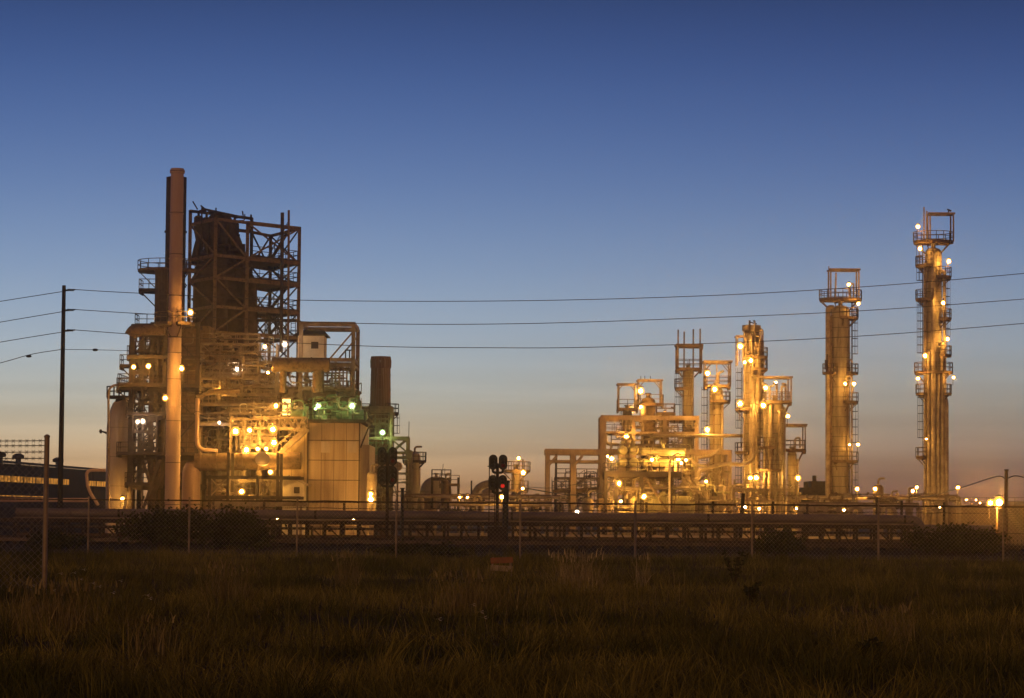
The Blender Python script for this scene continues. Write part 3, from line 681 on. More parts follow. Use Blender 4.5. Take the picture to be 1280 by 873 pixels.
for k, z in enumerate(lev):
    mb = MB(); fbeam(mb, 0, 1, z); fbeam(mb, 1, 2, z, .24, .40); fbeam(mb, 0, 3, z); fbeam(mb, 3, 4, z); fbeam(mb, 2, 5, z); fbeam(mb, 5, 4, z); fbeam(mb, 1, 4, z); mb.build('floor_beam', 'rust', fr)
    if k in (1, 2, 3):
        a, b, c, d_ = FC[1], FC[2], FC[5], FC[4]
        mb = MB(); zz = z + .28
        v = [(a[0] + .3, a[1] + .3), (b[0] - .2, b[1] + .2), (c[0], c[1]), (d_[0], d_[1])]
        mb.add([(p[0], p[1], zz) for p in v] + [(p[0], p[1], zz - .12) for p in v], [(0, 1, 2, 3), (7, 6, 5, 4), (0, 4, 5, 1), (1, 5, 6, 2), (2, 6, 7, 3), (3, 7, 4, 0)])
        dk = mb.build('deck', 'rust', fr); mb = MB(); mb.rail([(p[0], p[1], zz) for p in v + v[:1]], 1.1, 1.3, .07); mb.build('railing', 'dark', dk)
# upper back box
mb = MB(); zT = lev[0] + 1.5
for i, j in ((3, 4),): fbeam(mb, i, j, zT, .22, .3); fbeam(mb, i, j, zT - 1.4, .18, .2)
a3, a4 = FC[3], FC[4]; q1, q2 = (a3[0] + 1.6, a3[1] - 3.2), (a4[0] + .3, a4[1] - 4)
for p, q in ((a3, q1), (q1, q2), (q2, a4)): mb.beam((p[0], p[1], zT - .1), (q[0], q[1], zT - .5), .2)
for p in (q1, q2): mb.beam((p[0], p[1], lev[0] - 2), (p[0], p[1], zT), .16)
mb.build('upper_frame', 'dark', fr)
for k in range(len(lev) - 1):
    za, zb = lev[k], lev[k + 1]; mb = MB()
    if k % 2 == 0: fbeam(mb, 0, 1, za, .16, .16, zb)
    else: fbeam(mb, 1, 0, za, .16, .16, zb)
    mb.build('brace', 'rust', fr)
    mb = MB(); fbeam(mb, 2, 5, za, .12, .12, zb); fbeam(mb, 5, 2, za, .12, .12, zb); mb.build('brace', 'dark', fr)
    mb = MB(); fbeam(mb, 5, 4, za, .14, .14, zb); fbeam(mb, 4, 5, za, .14, .14, zb); mb.build('brace', 'dark', fr)
    mb = MB(); fbeam(mb, 0, 3, za, .16, .16, zb) if k % 2 else fbeam(mb, 3, 0, za, .16, .16, zb); mb.build('brace', 'rust', fr)
    if k in (0,):
        mb = MB(); fbeam(mb, 1, 2, za, .14, .14, zb); fbeam(mb, 2, 1, za, .14, .14, zb); mb.build('brace', 'rust', fr)
    if k < 4:
        ax = FC[5]; s_ = 1 if k % 2 else -1
        stair(fr, (FC[2][0] - 2.8 + s_ * 1.1, 294.5, zb + .3), (FC[2][0] - 2.8 - s_ * 1.1, 294.5, za + .3))
for (px, py), (qx, qy) in (((247, 262), (241, 252)), ((256, 264), (251, 257)), ((251, 257), (257, 262)), ((270, 266), (270, 260)), ((304, 270), (303, 264))):
    mb = MB(); mb.beam(W(px, py, 287), W(qx, qy, 287), .14); mb.build('davit', 'dark', fr)
# reactor vessel in it
dv = 287.5; xv = W(273, 380, dv).x; sv = S(dv)
th = thing('reactor_vessel', (xv, dv, 0), 'huge dark reactor vessel narrowing to a cone inside the open framework', 'vessel')
pr = [(1.6, Z(270, 560, dv)), (2.6, Z(270, 520, dv)), (2.75, Z(270, 480, dv)), (2.75, Z(270, 352, dv)), (2.85, Z(270, 350, dv)), (2.85, Z(270, 347, dv)), (2.7, Z(270, 345, dv)), (2.55, Z(270, 335, dv)), (1.9, Z(270, 318, dv)), (1.25, Z(270, 300, dv)), (1.2, Z(270, 272, dv)), (.9, Z(270, 268, dv)), (.01, Z(270, 267, dv))]
mb = MB(); mb.lathe((xv, dv, 0), pr, 36); mb.build('shell', 'reactor', th)
for py in (375, 400, 425): mb = MB(); mb.lathe((xv, dv, Z(270, py, dv)), [(2.75, -.1), (2.92, -.09), (2.92, .09), (2.75, .1)], 36); mb.build('stiffener_ring', 'reactor', th)
mb = MB(); mb.tube(curve([W(283, 276, dv - 1.2), W(290, 290, dv - 1.4), W(305, 330, dv - 1), W(305, 350, dv)]), .62, 12); mb.build('overhead_duct', 'reactor', th)
mb = MB(); mb.tube(curve([W(262, 278, dv - 1.3), W(250, 300, dv - 1.3), W(243, 330, dv)]), .5, 12); mb.build('overhead_duct', 'dark', th)
mb = MB(); mb.tube(curve([W(300, 340, dv - 2), W(312, 352, dv - 2.4), W(313, 420, dv - 2.4), W(313, 470, dv - 2)]), .8, 14); mb.build('standpipe', 'reactor', th)
mb = MB(); mb.tube([W(275, 345, dv - 3.2), W(275, 470, dv - 3.2)], .8, 14); mb.build('standpipe', 'reactor', th)
for k in range(4):
    z = Z(270, (297, 309, 322, 336)[k], dv); ringdeck(th, (xv, dv), 1.2 + .3 * k, 1.9 + .28 * k, z, -170 + 20 * k, 20 + 15 * k, 'dark', False)
# cyclone pots and small gear round the top
for k in range(5):
    px = (248, 258, 268, 281, 293)[k]; dd = (285.6, 285.2, 284.8, 285.6, 286.4)[k]
    x = W(px, 290, dd).x; zt = Z(px, 270 + 2 * k, dd); mb = MB(); mb.lathe((x, dd, 0), [(.12, zt - 4.4), (.2, zt - 3), (.5, zt - 1.6), (.5, zt - .2), (.3, zt), (.01, zt + .02)], 14)
    th2 = thing('cyclone_pot', (x, dd, zt - 4.4), ['leftmost cyclone pot hanging at the framework top', 'second dark cyclone pot from the stacks at the framework top', 'middle dark cyclone pot at the framework top', 'fourth dark cyclone pot from the stacks at the framework top', 'dark cyclone pot at the framework top nearest the twin thin pipes'][k], 'cyclone')
    mb.build('body', 'dark', th2); mb = MB(); mb.tube(curve([(x, dd, zt), (x, dd, zt + .5), (x + .8, dd, zt + .6)]), .14, 8); mb.build('outlet', 'dark', th2)
# tall twin pipes
pipe([(353, 266), (351.5, 440)], 286, .205 * S(286) * 11, 'taller thick dark vertical vent pipe, the wider of the two through the framework', 'dark', name='vent_pipe', flanges=False, n=14)
pipe([(361, 263), (360, 470)], 284.5, .13 * S(286) * 11, 'slim rust-coloured vertical vent pipe beside the wider dark one', 'rust', name='vent_pipe', flanges=False, n=12)

# ------------------------------------------------------------------ left unit : boiler tower (left of stack)
bt = thing('boiler_tower', (W(205, 600, 275).x, 275, 0), 'dark boxy steel tower of platforms between the white silo and the pale stack', 'steel frame')
BX = [W(p, 520, 272).x for p in (163, 189, 205, 246)]; BD = (272, 279)
ZL = [Z(200, p, 272) for p in (408, 452, 487, 523, 572, 610)]
for i, x in enumerate(BX):
    for d in BD: mb = MB(); t = ZL[0] + (0 if i < 1 else .4); mb.box(x - .2, x + .2, d - .2, d + .2, 0, t); mb.build('column', 'dark', bt)
for k, z in enumerate(ZL):
    mb = MB()
    for d in BD: mb.beam((BX[0], d, z), (BX[3], d, z), .25, .42)
    for x in BX: mb.beam((x, BD[0], z), (x, BD[1], z), .2, .35)
    mb.build('floor_beam', 'dark', bt)
    if k > 0: rectdeck(bt, BX[0] - (1.2 if k in (2, 4) else .3), BX[3] + .4, 270.6, 279, z + .4, 'dark', 'fl')
    if k < 5:
        mb = MB(); z2 = ZL[k + 1]; mb.beam((BX[0], 272, z), (BX[1], 272, z2), .15) if k % 2 else mb.beam((BX[1], 272, z), (BX[0], 272, z2), .15)
        mb.beam((BX[2], 272, z), (BX[3], 272, z2), .15) if k % 2 == 0 else mb.beam((BX[3], 272, z), (BX[2], 272, z2), .15); mb.build('brace', 'dark', bt)
for (a, b, c, dd, nm) in ((193, 208, 338, 410, 'upper_casing'), (206, 262, 408, 450, 'casing'), (190, 205, 425, 486, 'casing'), (206, 246, 455, 486, 'casing'), (190, 246, 490, 521, 'casing'), (207, 246, 526, 571, 'casing'), (188, 246, 576, 640, 'lower_casing')):
    x0, x1 = W(a, 500, 276).x, W(b, 500, 276).x; z1, z0 = Z(200, c, 276), max(0, Z(200, dd, 276)); mb = MB(); mb.box(x0, x1, 275, 281, z0, z1)
    for i in range(1, 4): x = x0 + (x1 - x0) * i / 4; mb.box(x - .06, x + .06, 274.93, 275 - .002, z0, z1)
    mb.build(nm, 'rust' if nm != 'upper_casing' else 'dark', bt)
def sidedeck(pa, pb, py, d, ln, strut=True):
    x0, x1 = W(pa, py, d).x, W(pb, py, d).x; z = Z(pa, py, d); rectdeck(bt, x0, x1, d, d + ln, z, 'dark', 'fl')
    if strut: mb = MB(); mb.beam((x0 + .2, d + .3, z - .2), (x1, d + .3, z - (x1 - x0)), .12); mb.build('strut', 'dark', bt)
sidedeck(173, 199, 362, 276, 3); sidedeck(168, 199, 406, 274, 3); sidedeck(149, 164, 457, 272, 2.5); sidedeck(145, 164, 486, 271, 3)
pipe([(163, 420), (166, 414), (188, 412), (206, 412)], 271, .62, 'fat rusty duct bending out from the corner of the dark boxy tower', 'rust', name='corner_duct', n=14)
for i, (a, b, c, d) in enumerate(((200, 575, 178, 640), (178, 575, 200, 640), (205, 590, 185, 632))):
    mb = MB(); mb.beam(W(a, b, 270.4), W(c, d, 270.4), .3); solo(mb, 'chute', 'dark', ['dark inclined chute falling towards the silo foot', 'dark inclined chute crossing behind the first', 'short dark chute between the two crossing ones'][i], 'chute')

# white silo
ds = 275; x = W(151, 600, ds).x; r = 37 * S(ds) / 2; th = thing('silo', (x, ds, 0), 'rounded pale silo lit from below at the outer end of the plant', 'silo')
mb = MB(); zt = Z(150, 525, ds); mb.lathe((x, ds, 0), [(r, 0), (r, 3.9), (r * 1.012, 3.92), (r * 1.012, 4.05), (r, 4.07), (r, zt - .8), (r * .96, zt), (r * .85, zt + .8), (r * .62, zt + 1.7), (r * .3, zt + 2.2), (.01, zt + 2.3)], 36); mb.build('shell', 'pale', th)
ringdeck(th, (x - .2, ds - .3), .4, 1.35, Z(148, 497, ds), -180, 170, 'dark', False)
mb = MB(); mb.lathe((x - .2, ds - .3, zt + 1.6), [(.5, 0), (.4, Z(148, 497, ds) - zt - 1.7)], 12); mb.build('neck', 'dark', th)
mb = MB(); mb.tube(curve([W(136, 640, 271), W(135.5, 482, 271), W(165, 480, 271)]), .12, 8); mb.build('overflow_pipe', 'steel', th)
mb = MB(); mb.beam(W(124, 539, ds), W(134, 541, ds), .16); mb.beam(W(126, 537, ds), W(126, 542, ds), .22); mb.beam(W(134, 543, ds), W(128, 540, ds), .08); mb.build('outrigger', 'dark', th)

# boiler house behind, tube banks
for (a, b, c, dd, d, m, lab) in ((206, 300, 440, 640, 297, 'rust', 'tall dark rusty casing wall behind the pale stack and the reactor'), (300, 352, 478, 640, 296, 'rust', 'dark rusty casing wall behind the curved tube bank'), (352, 442, 492, 640, 292, 'steel', 'brown casing wall behind the green-lit machinery')):
    x0, x1 = W(a, 520, d).x, W(b, 520, d).x; z1 = Z(a, c, d); th = thing('boiler_casing', ((x0 + x1) / 2, d, 0), lab, 'casing')
    mb = MB(); mb.box(x0, x1, d, d + 8, 0, z1); mb.build('wall', m, th)
    for i in range(6): mb = MB(); x = x0 + (x1 - x0) * (i + .5) / 6; mb.box(x - .1, x + .1, d - .15, d - .003, 0, z1 - .1); mb.build('buckstay', 'steel', th)
    for i in range(4): mb = MB(); z = z1 * (i + .6) / 4.4; mb.box(x0, x1, d - .28, d - .155, z - .15, z + .15); mb.build('tie_beam', 'steel', th)
for (a, b, t0, t1, fl, lab) in ((270, 300, 468, 512, 0, 'bank of curved tubes hanging left of the second frame post'), (312, 346, 472, 512, 1, 'bank of curved tubes hanging right of the second frame post')):
    n = 12; th = thing('tube_bank', W((a + b) / 2, t1, 283), lab, 'tube bank'); mb = MB()
    for i in range(n):
        px = a + (b - a) * i / (n - 1); mb.tube(curve([W(px - 3, t0, 284), W(px + 2, t0 + 6, 283), W(px + (3 if fl else -3), t0 + 18, 282.6), W(px + (2 if fl else 5), t1 + 20, 283)]), .11, 6)
    mb.build('tubes', 'jacket', th); mb = MB(); mb.tube([W(a - 6, t0 - 1, 284), W(b + 4, t0 - 1, 284)], .35, 12); mb.build('header', 'rust', th)
    mb = MB(); mb.tube([W(a - 4, t1 + 22, 283), W(b + 6, t1 + 22, 283)], .3, 12); mb.build('lower_header', 'rust', th)
# walkways through the left unit
for (a, b, py, d, ln, lab) in ((246, 300, 452, 277, 3.5, 'lit walkway level with the lamp beside the pale stack'), (246, 345, 482, 276, 3, 'walkway under the curved tube banks'), (246, 345, 505, 274, 3, 'walkway over the three bright lamps'), (246, 345, 530, 272, 3, 'walkway just behind the three bright lamps'), (300, 345, 556, 269, 3, 'short bright walkway above the round end plate')):
    x0, x1 = W(a, py, d).x, W(b, py, d).x; z = Z(a, py, d); th = thing('walkway', ((x0 + x1) / 2, d, 0), lab, 'walkway'); rectdeck(th, x0, x1, d, d + ln, z, 'steel', 'fb')
    for x in (x0 + .3, (x0 + x1) / 2, x1 - .3): mb = MB(); mb.box(x - .12, x + .12, d + .2, d + .44, 0, z - .43); mb.build('post', 'steel', th)
# right hand frame, house, duct
rf = thing('pipe_structure', (W(443, 500, 274).x, 274, 0), 'square open frame of brown beams beside the brick chimney', 'steel frame')
dA, dB = 274, 282; xa, xb = W(376, 450, dA).x, W(441.5, 450, dA).x; zt = Z(410, 405.5, dA)
for x in (xa, xb):
    for d in (dA, dB): mb = MB(); mb.box(x - .2, x + .2, d - .2, d + .2, 0, zt); mb.build('column', 'steel', rf)
for z, w_ in ((zt, .5), (Z(410, 450, dA), .4), (Z(410, 457, dA), .3), (Z(410, 486, dA), .4)):
    mb = MB(); mb.beam((xa, dA, z), (xb + .2, dA, z), .26, w_); mb.beam((xa, dB, z), (xb, dB, z), .26, w_); mb.beam((xb, dA, z), (xb, dB, z), .26, w_); mb.beam((xa, dA, z), (xa, dB, z), .26, w_); mb.build('floor_beam', 'steel', rf)
for d in (dA, dB): mb = MB(); mb.beam((W(412, 450, dA).x, d, Z(412, 449, dA)), (xb, d, Z(412, 414, dA)), .16); mb.build('brace', 'steel', rf)
for i in range(6): x = W(415 + i * 4.6, 470, dA).x; mb = MB(); mb.box(x - .08, x + .08, dA + .15, dA + .3, Z(415, 486, dA), Z(415, 458, dA)); mb.build('slat_post', 'steel', rf)
mb = MB(); mb.beam(W(432, 448, 275), W(432, 438, 275), .12); mb.beam(W(437, 448, 275), W(437, 438, 275), .12); mb.beam(W(431, 438, 275), W(439, 438, 275), .12); mb.build('davit', 'dark', rf)
dh = 277; x0, x1 = W(372, 440, dh).x, W(405, 440, dh).x; z0, z1 = Z(390, 450, dh), Z(390, 420, dh)
th = thing('control_cabin', ((x0 + x1) / 2, dh, z0), 'small cream cabin with a dark roof perched on top of the frame', 'cabin')
mb = MB(); mb.box(x0, x1, dh, dh + 4, z0, z1); mb.build('wall', 'cream', th)
mb = MB(); e = .35; zr = z1 + .02; mb.add([(x0 - e, dh - e, zr), (x1 + e, dh - e, zr), (x1 + e, dh + 4.3, zr), (x0 - e, dh + 4.3, zr), (x0 - e, dh - e, zr + .12), (x1 + e, dh - e, zr + .12), (x1 - .2, dh + 2, zr + .7), (x0 + .2, dh + 2, zr + .7), (x1 + e, dh + 4.3, zr + .12), (x0 - e, dh + 4.3, zr + .12)], [(0, 3, 2, 1), (0, 1, 5, 4), (4, 5, 6, 7), (1, 2, 8, 5), (5, 8, 6), (2, 3, 9, 8), (8, 9, 7, 6), (3, 0, 4, 9), (4, 7, 9)]); mb.build('roof', 'dark', th)
xw0, xw1 = W(389, 430, dh).x, W(398, 430, dh).x; mb = MB(); mb.box(xw0, xw1, dh - .05, dh + .1, Z(390, 436, dh), Z(390, 427.5, dh)); mb.build('window', 'dark', th)
dd = 271; a, b = W(340, 456, dd), W(412, 455, dd); th = thing('horizontal_duct', ((a.x + b.x) / 2, dd, a.z), 'fat brown horizontal duct with a round closed end below the cream cabin', 'duct')
mb = MB(); mb.tube([(a.x, dd, a.z), (b.x, dd, a.z)], .74, 24); mb.build('barrel', 'rust', th)
for x in (a.x + .3, a.x + 2, a.x + 4): mb = MB(); mb.lathe((x, dd, a.z), [(.74, -.06), (.8, -.05), (.8, .05), (.74, .06)], 24, 'x'); mb.build('band', 'rust', th)
for px, wd in ((354, .36), (398, .6)): x = W(px, 470, dd).x; mb = MB(); mb.tube([(x, dd, a.z - .6), (x, dd, Z(px, 491, dd))], wd, 14); mb.build('downcomer', 'rust', th)
# block over the machine deck
mb = MB(); x0, x1 = W(360, 490, 276).x, W(420, 490, 276).x; mb.box(x0, x1, 276, 280, Z(390, 500, 276), Z(390, 486.5, 276)); mb.box(x0 - .2, x1 + .2, 275.8, 280.2, Z(390, 486.5, 276), Z(390, 485, 276)); 
for i in range(5): x = x0 + (x1 - x0) * (i + .5) / 5; mb.box(x - .08, x + .08, 275.85, 275.998, Z(390, 500, 276), Z(390, 486.5, 276))
solo(mb, 'duct_block', 'steel', 'squat brown box duct lying above the green-lit machinery', 'duct')
th = thing('lit_opening', W(358, 512, 272), 'narrow bright yellow doorway glowing beside the green-lit machinery', 'doorway')
x0, x1 = W(353, 512, 272).x, W(363, 512, 272).x; mb = MB(); mb.box(x0, x1, 272.1, 272.3, Z(358, 519, 272), Z(358, 499, 272)); mb.build('glow_panel', 'e_door', th)
mb = MB(); mb.box(x0 - .15, x0, 272, 272.4, Z(358, 524, 272), Z(358, 498, 272)); mb.box(x1, x1 + .15, 272, 272.4, Z(358, 524, 272), Z(358, 498, 272)); mb.box(x0 - .15, x1 + .15, 272, 272.4, Z(358, 498, 272), Z(358, 496.5, 272)); mb.build('frame', 'steel', th)

# clad building
dC = 268; x0, x1 = W(384, 580, dC).x, W(450, 580, dC).x; zt = Z(416, 529, dC)
cb = thing('clad_building', ((x0 + x1) / 2, dC, 0), 'tall boxy building clad in streaked corrugated metal sheets with green-lit gear on its roof', 'building')
mb = MB(); mb.box(x0, x1, dC, dC + 16, 0, zt); mb.build('wall', 'clad', cb)
zs = [zt * f for f in (.17, .36, .54, .70, .86)]
for z in zs: mb = MB(); mb.box(x0 - .02, x1 + .02, dC - .06, dC - .003, z - .035, z + .035); mb.build('seam_flashing', 'dark', cb)
for px in (384.5, 449): x = W(px, 580, dC).x; mb = MB(); mb.box(x - .06, x + .06, dC - .10, dC - .062, 0, zt); mb.build('corner_flashing', 'dark', cb)
for px in (407, 440): x = W(px, 559, dC).x; mb = MB(); mb.box(x - .45, x + .45, dC - .045, dC - .004, Z(px, 566, dC), Z(px, 552, dC)); mb.build('translucent_panel', 'pale', cb)
mb = MB(); mb.box(x0 - .3, x1 + .6, dC - .4, dC + 16.3, zt + .01, zt + .2); dk = mb.build('roof_deck', 'dark', cb)
mb = MB(); mb.rail([(x0, dC - .2, zt + .2), (x1 + .4, dC - .2, zt + .2), (x1 + .4, dC + 15, zt + .2)], 1.1, 1.2, .07); mb.build('railing', 'dark', dk)
xs_ = W(461, 600, dC).x; mb = MB(); mb.box(x1, xs_, dC + .6, dC + 12, 0, Z(455, 556, dC)); mb.build('side_bay', 'clad', cb)
mb = MB(); mb.beam((x1, dC + .3, Z(450, 560, dC)), (W(462, 531, dC).x, dC + .3, zt - .1), .14); mb.build('strut', 'dark', cb)
# wedge shaped hopper side
xa, xb = W(345, 590, 270).x, x0 - .02
mb = MB(); zA, zB, zC = Z(345, 577, 270), Z(384, 540, 270), Z(384, 606, 270); y0, y1 = 269, 277
v = [(xa, y0, zA), (xb, y0, zB), (xb, y0, zC - .3), (xa, y0, Z(345, 594, 270))]
mb.add([p for p in v] + [(p[0], y1, p[2]) for p in v], [(3, 2, 1, 0), (4, 5, 6, 7), (0, 1, 5, 4), (1, 2, 6, 5), (2, 3, 7, 6), (3, 0, 4, 7)]); solo(mb, 'hopper', 'clad', 'dark wedge-shaped clad hopper leaning against the clad building', 'hopper')
cv = thing('conveyor_gallery', W(362, 560, 267.5), 'brightly lit inclined gallery climbing to the roof of the clad building', 'conveyor')
mb = MB(); mb.beam(W(346, 571, 267.3), W(384, 536, 267.3), 1.2, .5); mb.build('trough', 'steel', cv)
mb = MB()
for t in np.linspace(0, 1, 8): c = W(346 + 38 * t, 571 - 35 * t, 266.8); mb.beam(c, c + Vector((0, 0, 1.1)), .07)
mb.beam(W(346, 571, 266.8) + Vector((0, 0, 1.1)), W(384, 536, 266.8) + Vector((0, 0, 1.1)), .07); mb.build('railing', 'steel', cv)
tg = thing('bridge_truss', W(340, 535, 268), 'lit horizontal lattice girder running from the three bright lamps to the clad building', 'girder')
a, b = W(318, 535, 268), W(383, 535, 268); zt2, zb2 = Z(350, 522, 268), Z(350, 536, 268)
for d in (268, 270.5):
    mb = MB(); mb.beam((a.x, d, zt2), (b.x, d, zt2), .2); mb.beam((a.x, d, zb2), (b.x, d, zb2), .2); mb.build('chord', 'steel', tg); mb = MB(); n = 7
    for i in range(n): xA, xB = a.x + (b.x - a.x) * i / n, a.x + (b.x - a.x) * (i + 1) / n; mb.beam((xA, d, zb2), ((xA + xB) / 2, d, zt2), .11); mb.beam(((xA + xB) / 2, d, zt2), (xB, d, zb2), .11)
    mb.build('lattice', 'steel', tg)
mb = MB(); mb.box(a.x, b.x, 268.2, 270.3, zb2 + .1, zb2 + .2); mb.build('deck', 'steel', tg)
mb = MB(); mb.box(a.x + .2, a.x + .45, 269, 269.25, 0, zb2 - .1); mb.build('post', 'steel', tg)
# small gabled shed under the hopper
dS = 265; x0, x1 = W(352, 615, dS).x, W(380, 615, dS).x; th = thing('gabled_shed', ((x0 + x1) / 2, dS, 0), 'small gabled shed lit up under the dark hopper', 'shed')
zE, zR = Z(365, 606, dS), Z(365, 596, dS); mb = MB(); xm = x0 + (x1 - x0) * .25
mb.add([(x0, dS, 0), (x1, dS, 0), (x1, dS, zE), (xm, dS, zR), (x0, dS, zE + .4), (x0, dS + 4, 0), (x1, dS + 4, 0), (x1, dS + 4, zE), (xm, dS + 4, zR), (x0, dS + 4, zE + .4)], [(0, 1, 2, 3, 4), (9, 8, 7, 6, 5), (1, 6, 7, 2), (5, 0, 4, 9)]); mb.build('wall', 'cream', th)
mb = MB(); mb.beam((xm - .1, dS + 2, zR + .1), (x1 + .5, dS + 2, zE - .1), 4.6, .14); mb.beam((x0 - .3, dS + 2, zE + .35), (xm, dS + 2, zR + .08), 4.6, .14); mb.build('roof', 'pale', th)
mb = MB(); xw = W(371, 612, dS).x; mb.box(xw - .28, xw + .28, dS - .05, dS + .05, Z(370, 617, dS), Z(370, 609, dS)); mb.build('window', 'dark', th)
# green gear on the roof
zr = Z(416, 529, dC) + .22
gl = [('green pump with a domed motor nearest the glowing doorway', 376), ('green boxy compressor in the middle of the clad building roof', 402), ('green upright filter pot by the roof railing', 418), ('green pump standing under the white-green lamp', 432), ('green gearbox at the chimney end of the clad roof', 447), ('green valve skid behind the green lamp', 390)]
for i, (lab, px) in enumerate(gl):
    d = 270 + (i % 3) * 1.2; x = W(px, 520, d).x; th = thing('roof_machine', (x, d, zr), lab, 'machine'); mb = MB(); mb.box(x - .8, x + .8, d - .5, d + .5, zr, zr + .25); mb.build('base', 'dark', th)
    mb = MB(); h = (1.5, 1.9, 2.2, 1.4, 1.7, 1.2)[i]
    if i in (0, 3): mb.lathe((x - .2, d, zr + .7), [(.01, -.8), (.4, -.7), (.5, -.4), (.5, .5), (.3, .7), (.01, .75)], 16, 'x'); mb.box(x + .3, x + .8, d - .3, d + .3, zr + .25, zr + h)
    elif i == 2: mb.lathe((x, d, zr + .25), [(.45, 0), (.5, .3), (.5, h - .6), (.35, h - .3), (.01, h - .2)], 16)
    else: mb.box(x - .6, x + .6, d - .4, d + .4, zr + .25, zr + h * .7); mb.box(x - .35, x + .2, d - .3, d + .3, zr + h * .7, zr + h); mb.lathe((x + .7, d, zr + .6), [(.3, -.1), (.4, 0), (.4, .25), (.2, .35)], 12, 'x')
    mb.build('body', 'greenp', th); mb = MB(); mb.tube(curve([(x + .3, d, zr + h * .8), (x + .3, d, zr + h + .6), (x - .9, d, zr + h + .6), (x - .9, d, zr)]), .09, 8); mb.build('pipework', 'greenp', th)

# chimney
dB_ = 312; xb_ = W(475.5, 500, dB_).x; sB = S(dB_); zt = Z(476, 446, dB_)
th = thing('brick_chimney', (xb_, dB_, 0), 'stout round brown brick chimney with a corbelled rim', 'chimney'); rb = 12.6 * sB
mb = MB(); mb.lathe((xb_, dB_, 0), [(rb * 1.35, 0), (rb * 1.12, zt * .45), (rb * .97, zt - 1.4), (rb * 1.04, zt - 1.3), (rb * 1.06, zt - .5), (rb * 1.0, zt - .15), (rb * .98, zt), (rb * .75, zt), (rb * .75, zt - 1)], 36); mb.build('shaft', 'brick', th)
for f in (.5, .58, .66, .74, .82, .9): mb = MB(); rr_ = rb * (1.12 - .15 * (f - .45) / .5); mb.lathe((xb_, dB_, zt * f), [(rr_, -.05), (rr_ + .04, -.04), (rr_ + .04, .04), (rr_, .05)], 36); mb.build('iron_band', 'rust', th)
zc = Z(476, 517, dB_); ringdeck(th, (xb_, dB_), rb * 1.12, rb + 1.0, zc, -60, 60, 'dark')
ladder(th, (xb_, dB_), rb * 1.15, 5, zc - 4.5, zc, True)
af = thing('chimney_access_frame', (W(470, 600, 300).x, 300, 0), 'open brown pipe frame with a cross brace at the foot of the brick chimney', 'steel frame')
for px, pt in ((454, 508), (488, 510), (509, 547), (512.5, 563)):
    x = W(px, 600, 300).x
    for d in (300, 303): mb = MB(); mb.box(x - .16, x + .16, d - .16, d + .16, 0, Z(px, pt, 300)); mb.build('column', 'steel', af)
def afb(p, q, py, py2=None, w_=.2):
    mb = MB()
    for d in (300, 303): mb.beam((W(p, py, 300).x, d, Z(p, py, 300)), (W(q, py2 or py, 300).x, d, Z(q, py2 or py, 300)), w_, w_ * 1.3)
    mb.build('beam', 'steel', af)
afb(452, 491, 510, None, .3); afb(452, 489, 514); afb(488, 511, 548, None, .3); afb(488, 511, 566); afb(488, 514, 572); afb(489, 508, 549, 565, .12); afb(489, 508, 565, 549, .12); afb(452, 489, 548)
rectdeck(af, W(446, 517, 299).x, W(462, 517, 299).x, 299, 303, Z(455, 517, 299), 'dark', 'fblr'); rectdeck(af, W(455, 560, 299).x, W(486, 560, 299).x, 299, 303, Z(455, 566, 299), 'greenp', 'f')
mb = MB(); mb.beam(W(511, 548, 300), W(511.3, 527, 300), .07); mb.build('antenna', 'dark', af)
th = thing('round_manway', W(497, 583, 297), 'round pale disc-shaped tank end glowing beside the taller pair of dark signals', 'vessel'); c = W(497, 583, 297)
mb = MB(); mb.lathe(c, [(.01, -.25), (.45, -.18), (.52, -.05), (.52, .8), (.01, .85)], 24, 'y'); mb.build('shell', 'pale', th)
mb = MB(); mb.beam(c + Vector((-.5, -.27, 0)), c + Vector((.5, -.27, 0)), .05); mb.beam(c + Vector((0, -.27, -.5)), c + Vector((0, -.27, .5)), .05); mb.build('cross_bar', 'steel', th)
mb = MB(); mb.box(c.x - .1, c.x + .1, 297.2, 297.5, 0, c.z - .45); mb.build('stand', 'steel', th)
tallvessel(464.5, 265, 12, 590, 645, 'pale upright vessel lit white-hot by the lamp at its foot', 'jacket')
tallvessel(518, 318, 15, 566, 650, 'slim pinkish column topped by a railed ring past the brick chimney', 'pale')
t2 = thing('ring_platform', (W(520, 577, 318).x, 318, Z(520, 577, 318)), 'railed ring platform round the slim pinkish column', 'platform'); ringdeck(t2, (W(518, 577, 318).x, 318), .65, 1.4, Z(520, 577, 318), -180, 175)

# big low duct and the truss frame
dd = 266; th = thing('flue_duct', W(300, 580, dd), 'big brown horizontal flue duct with a round pale end plate', 'duct')
a, b = W(244, 578, dd), W(376, 576, dd); mb = MB(); mb.tube([a, (b.x, dd, b.z)], .86, 24); mb.build('barrel', 'rust', th)
for t in (.05, .2, .45, .6): c = a.lerp(b, t); mb = MB(); mb.lathe(c, [(.86, -.08), (.95, -.07), (.95, .07), (.86, .08)], 24, 'x'); mb.build('band', 'rust', th)
c = W(328, 574, dd - 1.3); mb = MB(); mb.lathe(c, [(.01, -.12), (.55, -.08), (.72, 0), (.72, .5), (.01, .55)], 28, 'y'); mb.build('end_plate', 'pale', th)
x = W(239, 610, dd).x; mb = MB(); mb.lathe((x, dd, 0), [(.95, 0), (.95, 2.5), (1.0, 2.52), (1.0, 2.65), (.93, 2.67), (.9, Z(239, 590, dd)), (.8, Z(239, 585, dd)), (.5, Z(239, 578, dd))], 28); mb.build('base_drum', 'stackpaint', th)
pipe([(247, 498), (246, 562), (272, 564)], 268, .21, 'long light pipe dropping and turning along above the flue duct', 'stackpaint', n=14)
pipe([(246, 497), (268, 489), (300, 489)], 271, .24, 'fat rusty pipe at the walkway below the curved tubes', 'rust', n=12)
